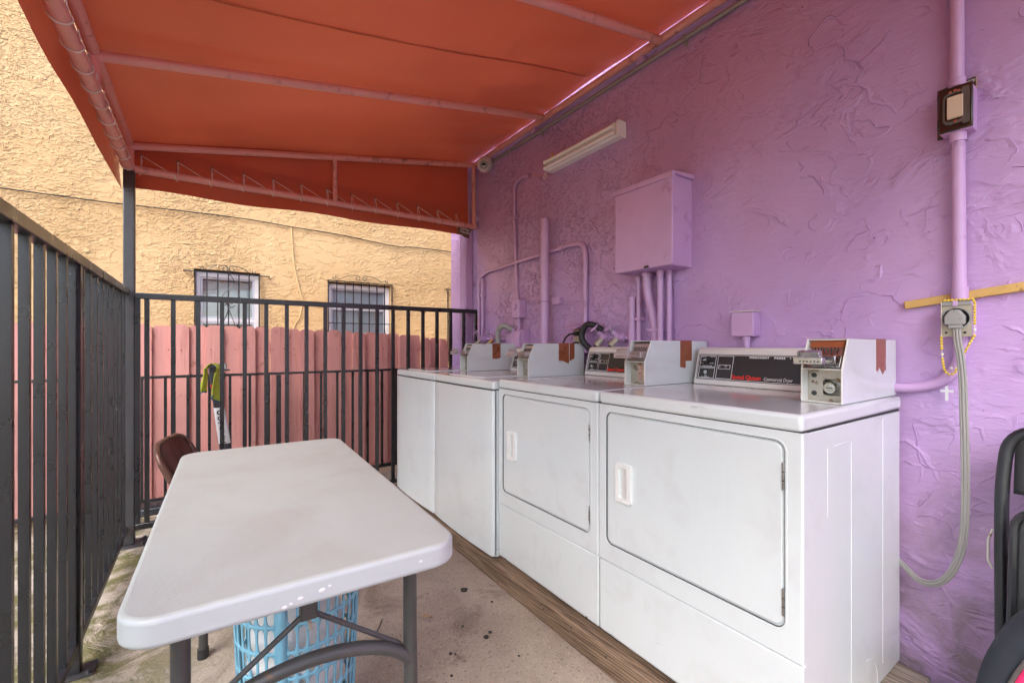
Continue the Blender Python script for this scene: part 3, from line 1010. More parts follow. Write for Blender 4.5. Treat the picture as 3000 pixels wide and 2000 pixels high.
tg = MB().grid(10, 6, lambda u, v: (1.745 + 0.115 * u - 0.01 * v, 3.366 + 0.012 * math.sin(5 * u + 3 * v), 2.150 - 0.072 * v - 0.02 * u + 0.006 * math.sin(9 * u))).build('maker_tag', 'tag_brown', aw, solid=0.002)
text('lettering', 'Service', 0.030, (1.755, 3.350, 2.122), (1, 0, -0.12), (0, 0, 1), 'print_white', tg, bold=0.0006, width=0.085, lift=0.001)
text('lettering', '718-274', 0.026, (1.755, 3.350, 2.094), (1, 0, -0.12), (0, 0, 1), 'print_white', tg, bold=0.0006, width=0.088, lift=0.001)

# ------------------------------------------------------------------ pipes and fittings on the purple wall
def pipe(name, label, pts, r, mat='purple_metal', fil=0.06, cat='pipe', collars=(), straps=(), group=None, n=12):
    t = thing(name, label, cat, pts[0], group)
    MB().tube(fillet(pts, fil) if fil else pts, r, n).build('tube', mat, t)
    for p0, p1 in collars:
        MB().cyl(p0, p1, r * 1.22, n).build('collar', mat, t)
    for (x, y, z, ax) in straps:
        if ax == 'z':
            MB().box(x - r * 1.3, WX + 0.002, y - r * 1.3, y + r * 1.3, z - 0.008, z + 0.008).build('strap', mat, t, bevel=0.002)
            MB().box(WX - 0.004, WX + 0.002, y - r * 2.6, y - r * 1.2, z - 0.008, z + 0.008).build('strap_ear', mat, t, bevel=0.001)
        else:
            MB().box(x - r * 1.3, WX + 0.002, y - 0.008, y + 0.008, z - r * 1.3, z + r * 1.3).build('strap', mat, t, bevel=0.002)
            MB().box(WX - 0.004, WX + 0.002, y - 0.008, y + 0.008, z - r * 3, z - r * 1.2).build('strap_ear', mat, t, bevel=0.001)
    return t


pipe('grey_conduit', 'thin grey conduit running along the top of the purple wall under the awning', [(1.915, 3.10, 2.635), (1.915, -2.0, 2.635)], 0.0115, 'conduit_grey', 0, 'conduit', straps=[(1.915, 2.45, 2.635, 'y'), (1.915, 1.32, 2.635, 'y')])

# security camera
sc_ = thing('security_camera', 'white dome security camera where the awning meets the purple wall', 'camera', (1.86, 3.12, 2.62))
ax = Vector((-0.42, -0.52, -0.30)).normalized()
ctr = Vector((1.862, 3.125, 2.612))
def lathe(c, a, prof, n=24):
    a = Vector(a).normalized()
    return MB().tube([Vector(c) + a * t for t, r in prof], [max(r, 1e-4) for t, r in prof], n)
lathe(ctr, ax, [(-0.055, 0.058), (-0.05, 0.064), (-0.01, 0.065), (0.0, 0.062)]).build('base', 'camera_white', sc_)
lathe(ctr, ax, [(0.001, 0.061), (0.02, 0.060), (0.046, 0.052), (0.062, 0.039), (0.068, 0.034)]).build('housing', 'camera_white', sc_)
lathe(ctr, ax, [(0.0685, 0.0325), (0.072, 0.031), (0.073, 0.001)]).build('face_ring', 'grey_plastic', sc_)
up = Vector((0, 0, 1)); sdv = ax.cross(up).normalized(); upv = sdv.cross(ax).normalized()
MB().obox(ctr + ax * 0.074 + upv * 0.006, sdv * 0.014, upv * 0.008, ax * 0.002).build('lens', 'lens_dark', sc_, bevel=0.002)
for q in (-1, 1):
    MB().obox(ctr + ax * 0.074 - upv * 0.011 + sdv * 0.006 * q, sdv * 0.005, upv * 0.0045, ax * 0.0018).build('lamp', 'print_white', sc_, bevel=0.001)
MB().cyl(ctr + Vector((0.03, -0.02, 0.005)), (1.915, 3.095, 2.634), 0.014, 12).build('cable_gland', 'camera_white', sc_)

# fluorescent fixture
fx = thing('fluorescent_light', 'white twin-tube fluorescent strip light mounted on the purple wall', 'light', (1.9, 2.02, 2.34))
MB().prism([(1.93, 2.306), (1.93, 2.384), (1.882, 2.384), (1.874, 2.376), (1.874, 2.314), (1.882, 2.306)], 'y', 1.712, 2.345).build('housing', 'lamp_white', fx, bevel=0.003)
for z in (2.326, 2.364):
    MB().cyl((1.862, 1.735, z), (1.862, 2.335, z), 0.0125, 16).build('tube', 'tube_glass', fx)
    for y in (1.728, 2.338):
        MB().cyl((1.862, y - 0.008, z), (1.862, y + 0.008, z), 0.014, 14).build('socket', 'lamp_white', fx)
MB().prism([(1.93, 2.300), (1.93, 2.390), (1.868, 2.390), (1.858, 2.380), (1.858, 2.310), (1.868, 2.300)], 'y', 1.699, 1.712).build('end_plate', 'lamp_white', fx, bevel=0.003)
MB().cyl((1.89, 2.30, 2.382), (1.89, 2.30, 2.418), 0.006, 8).build('knob', 'bead_yellow', fx)
MB().tube(spline([(1.87, 2.345, 2.305), (1.865, 2.365, 2.268), (1.868, 2.348, 2.262), (1.872, 2.335, 2.300)], 6), 0.0025, 6).build('pull_loop', 'cord_white', fx)
tag(MB().tube(spline([(1.90, 2.36, 2.30), (1.905, 2.45, 2.318), (1.91, 2.53, 2.345), (1.91, 2.592, 2.362)], 6), 0.0025, 6).build('lamp_wire', 'pipe_pink'), 'thin pale wire from the strip light to the bent conduit end', 'wire')

# electrical cabinet
ec = thing('electrical_cabinet', 'large purple painted electrical cabinet with pipes below it', 'cabinet', (1.85, 1.456, 1.52))
MB().box(1.789, WX + 0.002, 1.292, 1.632, 1.52, 1.940).build('body', 'purple_metal', ec, bevel=0.003)
MB().box(1.771, 1.7835, 1.286, 1.638, 1.521, 1.936).build('door', 'purple_metal', ec, bevel=0.004)
MB().prism([(1.762, 1.925), (1.762, 1.951), (WX + 0.002, 1.968), (WX + 0.002, 1.942), (1.786, 1.942), (1.786, 1.925)], 'y', 1.280, 1.643).build('hood', 'purple_metal', ec, bevel=0.002)
MB().box(1.7836, 1.7888, 1.2925, 1.633, 1.522, 1.935).build('door_gap', 'dark_gap', ec)
MB().box(1.766, 1.772, 1.42, 1.445, 1.524, 1.534).build('latch', 'dark_gap', ec)

g_ = 'pipes under the electrical cabinet'
pipe('thin_pipe', 'thin purple pipe under the left end of the electrical cabinet', [(1.895, 1.584, 1.52), (1.895, 1.584, 0.7)], 0.0125, fil=0, collars=[((1.895, 1.584, 1.50), (1.895, 1.584, 1.52))], straps=[(1.895, 1.584, 1.285, 'z')])
pipe('bent_pipe', 'thick bent purple pipe under the middle of the electrical cabinet', [(1.875, 1.515, 1.52), (1.875, 1.512, 1.42), (1.90, 1.478, 1.24), (1.90, 1.476, 0.7)], 0.0225, fil=0.08, collars=[((1.875, 1.515, 1.50), (1.875, 1.515, 1.52))], straps=[(1.90, 1.477, 1.225, 'z')])
pipe('straight_pipe', 'left of two slim purple pipes under the right end of the electrical cabinet', [(1.87, 1.428, 1.52), (1.87, 1.428, 0.7)], 0.0145, fil=0, collars=[((1.87, 1.428, 1.50), (1.87, 1.428, 1.52))])
pipe('straight_pipe', 'right of two slim purple pipes under the right end of the electrical cabinet', [(1.90, 1.397, 1.52), (1.90, 1.397, 0.7)], 0.0135, fil=0, collars=[((1.90, 1.397, 1.50), (1.90, 1.397, 1.52))])
pipe('water_riser', 'short open-topped purple pipe feeding the two tap valves', [(1.895, 1.628, 1.405), (1.895, 1.628, 0.7)], 0.0195, fil=0, collars=[((1.895, 1.628, 1.18), (1.895, 1.628, 1.235))])

pipe('bent_conduit', 'thin purple conduit with a hooked top below the strip light', [(1.912, 2.586, 2.363), (1.912, 2.67, 2.385), (1.912, 2.775, 2.36), (1.912, 2.777, 2.10), (1.912, 2.732, 1.475)], 0.0115, fil=0.085, cat='conduit', collars=[((1.912, 2.58, 2.361), (1.912, 2.645, 2.379))], straps=[(1.912, 2.776, 2.11, 'z')])
pipe('vent_pipe', 'wide upright purple vent pipe with a flat open top', [(1.862, 2.345, 1.990), (1.862, 2.345, 0.6)], 0.0285, fil=0, n=20)
bk = thing('pipe_bracket', 'purple bracket strap clamping the wide vent pipe to the wall', 'bracket', (1.9, 2.34, 1.44))
MB().tube([(1.862 + 0.031 * math.cos(a), 2.345 + 0.031 * math.sin(a), 1.438) for a in [math.radians(12 * k) for k in range(30)]], 0.011, 8, closed=True, flat=0.35).build('clamp', 'purple_metal', bk)
MB().box(1.895, WX + 0.002, 2.235, 2.31, 1.415, 1.460).build('block', 'purple_metal', bk, bevel=0.003)
MB().box(1.845, 1.875, 2.375, 2.405, 1.425, 1.452).build('ear', 'purple_metal', bk, bevel=0.002)
MB().cyl((1.85, 2.388, 1.438), (1.836, 2.388, 1.438), 0.007, 6).build('bolt', 'purple_metal', bk)

pipe('looped_conduit', 'purple conduit arching across the wall behind the upright vent pipe', [(1.912, 3.305, 0.9), (1.912, 3.305, 1.70), (1.912, 3.20, 1.750), (1.912, 2.16, 1.785), (1.912, 2.005, 1.772), (1.912, 2.008, 1.27)], 0.0145, fil=0.10, cat='conduit',
     collars=[((1.912, 3.305, 1.545), (1.912, 3.305, 1.58)), ((1.912, 2.20, 1.7835), (1.912, 2.24, 1.782)), ((1.912, 2.0075, 1.58), (1.912, 2.0075, 1.62)), ((1.912, 2.0078, 1.47), (1.912, 2.0078, 1.49)), ((1.912, 2.008, 1.27), (1.912, 2.008, 1.30))], straps=[(1.912, 2.24, 1.782, 'y')])
pipe('side_pipe', 'slim upright purple pipe beside the downspout', [(1.905, 3.235, 1.70), (1.905, 3.235, 0.8)], 0.0135, fil=0, straps=[(1.905, 3.235, 1.56, 'z')])

# switch box and outlet boxes at the far end
sb = thing('switch_box', 'small purple switch box at the foot of the hooked conduit', 'switch box', (1.9, 2.68, 1.395))
MB().box(1.862, WX + 0.002, 2.645, 2.735, 1.345, 1.478).build('box', 'purple_metal', sb, bevel=0.005)
MB().cyl((1.862, 2.695, 1.425), (1.850, 2.695, 1.425), 0.022, 18).build('dial', 'purple_metal', sb)
MB().cyl((1.895, 2.69, 1.345), (1.895, 2.69, 1.255), 0.014, 12).build('nipple', 'purple_metal', sb)
ob = thing('outlet_box', 'purple outlet box with two flap covers above the far washing machines', 'outlet', (1.9, 2.65, 1.2))
MB().box(1.86, WX + 0.002, 2.60, 2.71, 1.115, 1.262).build('box', 'purple_metal', ob, bevel=0.006)
for y0, y1 in ((2.659, 2.715), (2.600, 2.656)):
    MB().prism([(1.859, 1.125), (1.835, 1.135), (1.828, 1.19), (1.838, 1.245), (1.859, 1.258)], 'y', y0, y1).build('flap_cover', 'purple_metal', ob, bevel=0.003)
    MB().box(1.838, 1.856, (y0 + y1) / 2 - 0.004, (y0 + y1) / 2 + 0.004, 1.246, 1.268).build('hinge', 'purple_metal', ob)
MB().cyl((1.90, 2.655, 1.115), (1.90, 2.655, 0.8), 0.017, 12).build('conduit', 'purple_metal', ob)
oc = thing('weather_outlet', 'purple outlet with its rain cover lifted and two black plugs in it', 'outlet', (1.9, 2.01, 1.2))
MB().box(1.862, WX + 0.002, 1.955, 2.065, 1.10, 1.265).build('box', 'purple_metal', oc, bevel=0.005)
MB().obox((1.82, 2.01, 1.262), (0.052, 0, 0.017), (0, 0.062, 0), (-0.0012, 0, 0.0035)).build('rain_cover', 'purple_metal', oc, bevel=0.002)
MB().box(1.8555, 1.8625, 1.975, 2.045, 1.115, 1.245).build('face', 'fitting_grey', oc, bevel=0.002)
for i, (y, z) in enumerate(((2.01, 1.215), (2.015, 1.155))):
    pl = thing('power_plug', ('upper' if i == 0 else 'lower') + ' black plug in the lifted-cover outlet, its cord hanging behind the machines', 'plug', (1.855, y, z))
    MB().box(1.825, 1.856, y - 0.014, y + 0.014, z - 0.012, z + 0.012).build('plug_body', 'rubber', pl, bevel=0.005)
    MB().tube(spline([(1.828, y, z), (1.80, y + 0.02, z - 0.005), (1.785, y + 0.045, z - 0.035), (1.782, y + 0.055, z - 0.09), (1.79, y + 0.05, z - 0.3)], 6), 0.0055, 8).build('cord', 'rubber', pl)


def valve(name, y, z, label, hosemat='rubber', brassy=False, hose=None):
    t = thing(name, label, 'valve', (1.85, y, z))
    b = MB()
    b.tube([(1.90, y, z), (1.845, y, z)], 0.018, 14)
    b.tube([(1.868, y, z), (1.838, y + 0.022, z + 0.030)], 0.0125, 12)
    b.ball((1.868, y, z), 0.020, 0.022, 0.022)
    b.build('body', 'purple_metal', t)
    MB().cyl((1.876, y, z), (1.888, y, z), 0.027, 18).build('flange', 'purple_metal', t)
    MB().cyl((1.838, y + 0.022, z + 0.030), (1.822, y + 0.034, z + 0.050), 0.006, 8).build('stem', 'steel', t)
    c = Vector((1.820, y + 0.036, z + 0.052)); a = Vector((-0.016, 0.012, 0.020)).normalized()
    u = a.cross(Vector((1, 0, 0))).normalized(); w = a.cross(u)
    wheel = MB().tube([c + (u * math.cos(q) + w * math.sin(q)) * 0.024 * (1 + 0.06 * math.cos(5 * q)) for q in [2 * math.pi * k / 25 for k in range(25)]], 0.0048, 8, closed=True)
    for k in range(5):
        q = 2 * math.pi * k / 5
        wheel.cyl(c, c + (u * math.cos(q) + w * math.sin(q)) * 0.023, 0.0032, 6)
    wheel.ball(c, 0.007)
    wheel.build('handwheel', 'pipe_pink' if False else 'purple_metal', t)
    MB().tube([(1.85, y + 0.004, z - 0.010), (1.832, y + 0.018, z - 0.034)], 0.0155, 12).build('spout', 'brass' if brassy else 'fitting_grey', t)
    MB().tube([(1.834, y + 0.016, z - 0.030), (1.824, y + 0.024, z - 0.046)], 0.019, 12).build('hose_nut', 'fitting_grey', t)
    return t


valve('tap_valve', 1.805, 1.190, 'left one of the two purple tap valves beside the short water pipe')
valve('tap_valve', 1.695, 1.190, 'right one of the two purple tap valves, next to the short water pipe')
pipe('valve_manifold', 'horizontal purple pipe joining the two near tap valves', [(1.897, 1.605, 1.190), (1.897, 1.82, 1.190)], 0.0135, fil=0, collars=[((1.897, 1.645, 1.19), (1.897, 1.66, 1.19))])
valve('tap_valve', 3.175, 1.195, 'far purple tap valve beside the downspout, above the last washer')
valve('tap_valve', 2.985, 1.195, 'purple tap valve with a brass fitting above the last washer', brassy=True)
pipe('valve_manifold', 'purple pipe joining the two far tap valves', [(1.897, 3.20, 1.195), (1.897, 2.82, 1.195), (1.897, 2.80, 0.8)], 0.0135, fil=0.04)
for y, z, lab, y1 in ((1.805, 1.19, 'left thin black water hose under the near tap valves', 1.90), (1.695, 1.19, 'right thin black water hose under the near tap valves', 1.84), (3.175, 1.195, 'black water hose under the far tap valve', 3.27), (2.985, 1.195, 'black water hose under the brass tap valve', 3.0)):
    tag(MB().tube(spline([(1.824, y + 0.024, z - 0.044), (1.832, y + 0.045, z - 0.072), (1.878, (y + y1) / 2 + 0.03, z - 0.105), (1.912, y1, z - 0.17), (1.914, y1, z - 0.5)], 6), 0.0105, 10).build('water_hose', 'rubber'), lab, 'hose')
tag(MB().tube(spline([(1.875, 1.83, 1.232), (1.835, 1.862, 1.262), (1.822, 1.905, 1.262), (1.818, 1.938, 1.215), (1.826, 1.935, 1.165), (1.868, 1.895, 1.105), (1.910, 1.85, 1.03), (1.9105, 1.84, 0.6)], 8), 0.0185, 12).build('drain_hose', 'rubber'), 'thick black drain hose hooked into the wall by the near tap valves', 'hose')
tag(MB().tube(spline([(1.875, 2.70, 1.245), (1.815, 2.725, 1.278), (1.80, 2.765, 1.285), (1.795, 2.815, 1.255), (1.795, 2.825, 1.19), (1.80, 2.81, 1.08), (1.82, 2.80, 0.6)], 8), 0.0205, 12).build('drain_hose', 'grey_plastic'), 'thick grey drain hose arching behind the far washing machines', 'hose')
tag(MB().box(1.85, WX + 0.002, 2.735, 2.80, 0.9, 1.235).build('standpipe_box', 'purple_metal', bevel=0.01), 'purple boxed standpipe beside the grey drain hose', 'standpipe')

# junction box above the near dryer
jb = thing('junction_box', 'small square purple junction box on a stub pipe above the near dryer', 'box', (1.9, 1.015, 1.185))
MB().box(1.872, WX + 0.002, 0.968, 1.064, 1.185, 1.288).build('box', 'purple_metal', jb, bevel=0.004)
MB().box(1.868, WX + 0.002, 0.965, 1.067, 1.289, 1.292).build('lid', 'white_edge', jb)
MB().cyl((1.90, 1.010, 1.185), (1.90, 1.010, 0.9), 0.012, 12).build('stub_pipe', 'purple_metal', jb)
MB().cyl((1.90, 1.010, 1.170), (1.90, 1.010, 1.1855), 0.017, 12).build('collar', 'purple_metal', jb)

# right hand conduit run
pipe('upper_conduit', 'upright purple conduit above the black switch on the right', [(1.905, 0.366, 4.5), (1.905, 0.364, 1.955)], 0.0165, fil=0, cat='conduit', collars=[((1.905, 0.364, 1.94), (1.905, 0.364, 1.965))], n=16)
pipe('lower_conduit', 'upright purple conduit between the black switch and the grey outlet', [(1.902, 0.362, 1.80), (1.902, 0.358, 1.29)], 0.0165, fil=0, cat='conduit', collars=[((1.902, 0.362, 1.770), (1.902, 0.362, 1.801)), ((1.902, 0.358, 1.285), (1.902, 0.358, 1.325))], n=16)
sw = thing('light_switch', 'black framed beige rocker switch on a purple wall box', 'switch', (1.9, 0.361, 1.80))
MB().box(1.878, WX + 0.002, 0.325, 0.398, 1.797, 1.928).build('wall_box', 'purple_metal', sw, bevel=0.003)
MB().box(1.870, 1.879, 0.324, 0.399, 1.799, 1.932).build('cover_plate', 'tortoise', sw, bevel=0.003)
MB().prism(rrect(0.330, 0.347, 1.812, 1.922, 0.006), 'x', 1.8675, 1.8715).build('side_trim', 'mirror_trim', sw)
MB().prism(rrect(0.336, 0.389, 1.818, 1.914, 0.016), 'x', 1.866, 1.8705, holes=[rrect(0.341, 0.384, 1.827, 1.908, 0.012)]).build('inner_trim', 'mirror_trim', sw)
MB().prism(rrect(0.344, 0.379, 1.834, 1.901, 0.003), 'x', 1.8635, 1.8705).build('rocker', 'beige_plastic', sw, bevel=0.0012)
MB().prism([(0.346, 1.837), (0.377, 1.837), (0.377, 1.839), (0.346, 1.839)], 'x', 1.8628, 1.8640).build('rocker_edge', 'card_edge', sw)
for y, z in ((0.372, 1.915), (0.361, 1.917), (0.353, 1.914), (0.361, 1.825)):
    MB().cyl((1.869, y, z), (1.8655, y, z), 0.004, 10).build('screw', 'chrome', sw)
cd = thing('backing_card', 'dark printed card stuck on the wall behind the black switch', 'card', (1.9275, 0.37, 1.9))
MB().prism([(0.4135, 1.80), (0.4135, 1.957), (0.327, 1.963), (0.327, 1.905), (0.335, 1.80)], 'x', 1.9245, 1.9275).build('sheet', 'card_dark', cd, smooth=False)
MB().box(1.9235, 1.9277, 0.3255, 0.3272, 1.905, 1.9635).build('edge', 'card_edge', cd)
text('lettering', 'MAKE A', 0.012, (1.9245, 0.410, 1.943), (0, -1, 0.04), (0, 0, 1), 'print_white', cd, bold=0.0003, width=0.026)
text('lettering', 'ONE ROOM', 0.012, (1.9245, 0.350, 1.948), (0, -1, 0.04), (0, 0, 1), 'print_white', cd, bold=0.0003, width=0.021)
MB().box(1.9232, 1.9248, 0.385, 0.407, 1.930, 1.940).build('sticker', 'print_white', cd)
text('lettering', '79847', 0.008, (1.9232, 0.405, 1.932), (0, -1, 0), (0, 0, 1), 'print_black', cd, bold=0.0002, width=0.018)

ow = thing('dryer_outlet', 'grey weathered power outlet on a purple box at the right', 'outlet', (1.9, 0.36, 1.17))
MB().box(1.880, WX + 0.002, 0.326, 0.394, 1.175, 1.280).build('wall_box', 'purple_metal', ow, bevel=0.003)
MB().prism(rrect(0.3265, 0.3935, 1.174, 1.272, 0.004), 'x', 1.868, 1.8805, holes=[circ(0.360, 1.229, 0.0305, 28)]).build('face_plate', 'fitting_grey', ow, bevel=0.0015)
MB().prism(circ(0.360, 1.229, 0.034, 28), 'x', 1.8655, 1.869, holes=[circ(0.360, 1.229, 0.0300, 28)]).build('ring', 'grey_plastic', ow)
MB().box(1.8785, 1.8805, 0.33, 0.39, 1.199, 1.259).build('recess', 'dark_gap', ow)
MB().box(1.864, 1.8685, 0.3275, 0.3925, 1.268, 1.281).build('cover_hinge', 'grey_plastic', ow, bevel=0.002)
MB().box(1.861, 1.8645, 0.355, 0.366, 1.266, 1.283).build('hinge_tab', 'purple_metal', ow, bevel=0.001)
for y in (0.340, 0.381):
    MB().cyl((1.868, y, 1.186), (1.8665, y, 1.186), 0.0035, 10).build('screw_hole', 'dark_gap', ow)
pg = thing('dryer_plug', 'grey angular dryer plug with a thick flat grey cord looping to the floor', 'plug', (1.86, 0.36, 1.23))
MB().prism([(0.338, 1.213), (0.338, 1.235), (0.350, 1.2545), (0.369, 1.2545), (0.383, 1.235), (0.383, 1.213), (0.378, 1.209), (0.343, 1.209)], 'x', 1.848, 1.872).build('plug_body', 'grey_plastic', pg, bevel=0.003)
MB().box(1.850, 1.868, 0.344, 0.374, 1.199, 1.2095).build('strain_relief', 'grey_plastic', pg, bevel=0.002)
for y, z in ((0.360, 1.2475), (0.373, 1.226), (0.348, 1.226)):
    MB().cyl((1.8485, y, z), (1.8475, y, z), 0.0012, 8).build('pin_hole', 'dark_gap', pg)
path = [(1.858, 0.357, 1.203), (1.848, 0.353, 1.165), (1.842, 0.345, 1.110), (1.835, 0.339, 1.040), (1.828, 0.336, 0.960), (1.820, 0.332, 0.85), (1.815, 0.330, 0.72), (1.812, 0.331, 0.63), (1.815, 0.340, 0.545), (1.82, 0.364, 0.468), (1.835, 0.40, 0.420), (1.86, 0.445, 0.405), (1.89, 0.49, 0.425), (1.90, 0.56, 0.47)]
sp_ = spline(path, 8)
for i in (-1, 0, 1):
    pts = []
    for j, p in enumerate(sp_):
        t = (sp_[min(j + 1, len(sp_) - 1)] - sp_[max(j - 1, 0)]).normalized()
        s = Vector((1, 0, 0)).cross(t)
        s = (s.normalized() if s.length > 1e-3 else Vector((0, 1, 0)))
        pts.append(p + s * 0.0060 * i + Vector((0.002 * abs(i), 0, 0)))
    MB().tube(pts, 0.0037, 10).build('cord', 'cable_grey', pg)

st = thing('wood_stick', 'yellow painted wooden stick slanting behind the conduit on the right', 'stick', (1.92, 0.3, 1.3))
MB().obox((1.9215, 0.225, 1.3165), (0, 0.268, -0.0365), (0, 0.0018, 0.0125), (0.0065, 0, 0)).build('batten', 'yellow_stick', st, bevel=0.002)
pipe('feed_conduit', 'purple conduit bending from the grey outlet down behind the near dryer', [(1.912, 0.75, 1.004), (1.912, 0.47, 1.006), (1.912, 0.40, 1.030), (1.912, 0.362, 1.085), (1.912, 0.357, 1.175)], 0.0155, fil=0.06, cat='conduit')

# rosary hung on the outlet
ro = thing('rosary', 'string of yellow beads hung around the grey outlet', 'rosary', (1.865, 0.36, 1.2))
def walk(pts, d):
    pts = [Vector(p) for p in pts]
    out, acc = [], 0.0
    for a, b in zip(pts[:-1], pts[1:]):
        L = (b - a).length
        t = d - acc if acc else 0.0
        while t <= L:
            out.append((a + (b - a) * (t / L), (b - a).normalized())); t += d
        acc = (L - (t - d)) % d
    return out
bx = 1.872
ros = [[(1.862, 0.384, 1.2845), (1.862, 0.323, 1.2845), (bx, 0.3205, 1.275), (bx, 0.3205, 1.207)], [(bx, 0.3215, 1.176), (1.868, 0.342, 1.125), (1.872, 0.35, 1.10)],
       [(1.862, 0.391, 1.172), (1.862, 0.390, 1.133)], [(1.866, 0.389, 1.106), (1.87, 0.387, 1.078), (1.874, 0.383, 1.065), (1.878, 0.377, 1.059), (1.88, 0.369, 1.060), (1.88, 0.363, 1.067), (1.88, 0.361, 1.078)]]
bead = MB().ball((0, 0, 0), 0.0036, 0.0036, 0.0044, 10, 8).mesh('bead'); bead.materials.append(M['bead_yellow'])
beadw = MB().ball((0, 0, 0), 0.0036, 0.0036, 0.0044, 10, 8).mesh('bead'); beadw.materials.append(M['bead_white'])
for seg in ros:
    for p, d in walk(seg, 0.0086):
        o = piece(bead, ro, p)
        o.rotation_euler = d.to_track_quat('Z', 'Y').to_euler()
for p in ((bx, 0.3205, 1.193), (1.864, 0.3895, 1.120), (1.878, 0.372, 1.078)):
    piece(beadw, ro, p)
MB().tube([(1.862, 0.391, 1.28)] + [p for s in (ros[2], [(1.864, 0.3895, 1.12)], ros[3], [(1.89, 0.357, 1.09)]) for p in s], 0.0008, 5).build('string', 'cord_white', ro)
MB().tube([p for s in (ros[0], [(bx, 0.3205, 1.193)], ros[1]) for p in s], 0.0008, 5).build('string', 'cord_white', ro)
cr = thing('cross_pendant', 'small white cross hanging on the purple wall below the beads', 'cross', (1.915, 0.388, 0.975))
def crosspoly(cx, cz, w, h0, h1, b):
    e = b * 0.55
    return [(cx - b, h0 + e), (cx - b * 1.35, h0 + e), (cx, h0), (cx + b * 1.35, h0 + e), (cx + b, h0 + e), (cx + b, cz - b), (cx + w - e, cz - b), (cx + w - e, cz - b * 1.5), (cx + w, cz), (cx + w - e, cz + b * 1.5), (cx + w - e, cz + b), (cx + b, cz + b), (cx + b, h1 - e), (cx + b * 1.35, h1 - e), (cx, h1), (cx - b * 1.35, h1 - e), (cx - b, h1 - e), (cx - b, cz + b), (cx - w + e, cz + b), (cx - w + e, cz + b * 1.5), (cx - w, cz), (cx - w + e, cz - b * 1.5), (cx - w + e, cz - b), (cx - b, cz - b)]
MB().prism(crosspoly(0.388, 1.005, 0.0155, 0.974, 1.021, 0.0036), 'x', 1.906, 1.909).build('cross', 'scooter_white', cr, smooth=False)
MB().cyl((1.9075, 0.388, 1.020), (1.9075, 0.388, 1.030), 0.0008, 6).build('hook', 'chrome', cr)
MB().cyl((1.9075, 0.388, 1.029), (1.932, 0.388, 1.031), 0.0009, 6).build('nail', 'steel', cr)

# downspout past the awning
dsp = thing('downspout', 'ribbed purple downspout at the far end of the purple wall', 'downspout', (1.89, 3.49, 0))
prof = [(1.853, 3.445), (1.930, 3.445), (1.930, 3.545), (1.853, 3.545)]
MB().prism(prof, 'z', 0.02, 4.6).build('pipe', 'purple_metal', dsp, bevel=0.006)
for k in range(4):
    xx = 1.865 + k * 0.017
    MB().box(xx, xx + 0.008, 3.441, 3.446, 0.03, 4.5).build('rib', 'purple_metal', dsp, bevel=0.002)
    yy = 3.458 + k * 0.022
    MB().box(1.849, 1.854, yy, yy + 0.010, 0.03, 4.5).build('rib', 'purple_metal', dsp, bevel=0.002)

# ------------------------------------------------------------------ wooden platform
pt = thing('wood_platform', 'weathered wooden platform under the row of washers and dryers', 'platform', (1.5, 1.8, 0))
MB().box(1.147, 1.232, 0.405, 3.325, 0.0, 0.0905).build('beam', 'beam_wood', pt, bevel=0.005)
for k, (x0, x1) in enumerate([(1.236, 1.372), (1.377, 1.512), (1.518, 1.652), (1.657, 1.79), (1.796, 1.912)]):
    MB().box(x0, x1, 0.410 + 0.004 * k, 3.32, 0.052, 0.0865 - 0.001 * (k % 2)).build('plank', 'plank_wood', pt, bevel=0.003)
for y in (0.48, 1.4, 2.3, 3.2):
    MB().box(1.233, 1.905, y, y + 0.04, 0.0, 0.0515).build('joist', 'plank_wood', pt)
rn = random.Random(5)
nl = MB().cyl((0, 0, 0), (-0.0025, 0, 0), 0.0038, 8).mesh('nail'); nl.materials.append(M['stain_dark'])
for y in (0.86, 0.875, 1.10, 1.28, 1.45, 1.47, 1.80, 2.05, 2.18, 2.2):
    piece(nl, pt, (1.1465, y, 0.02 + 0.055 * rn.random()))

Z0 = 0.105


def face_rects(parent, rects, fr, mat='print_white', w=0.0016):
    """thin outline frames printed on a slanted panel; fr maps (s, t) to a point"""
    for (s0, s1, t0, t1) in rects:
        m = MB()
        for a, b, c, d in ((s0, s1, t0, t0 + w), (s0, s1, t1 - w, t1), (s0, s0 + w, t0 + w, t1 - w), (s1 - w, s1, t0 + w, t1 - w)):
            q = [fr(a, c, 0.0010), fr(b, c, 0.0010), fr(b, d, 0.0010), fr(a, d, 0.0010)]
            p = [fr(a, c, 0.0003), fr(b, c, 0.0003), fr(b, d, 0.0003), fr(a, d, 0.0003)]
            m.add(q + p, [(0, 1, 2, 3), (7, 6, 5, 4), (0, 4, 5, 1), (1, 5, 6, 2), (2, 6, 7, 3), (3, 7, 4, 0)])
        m.build('printed_frame', mat, parent, smooth=False)


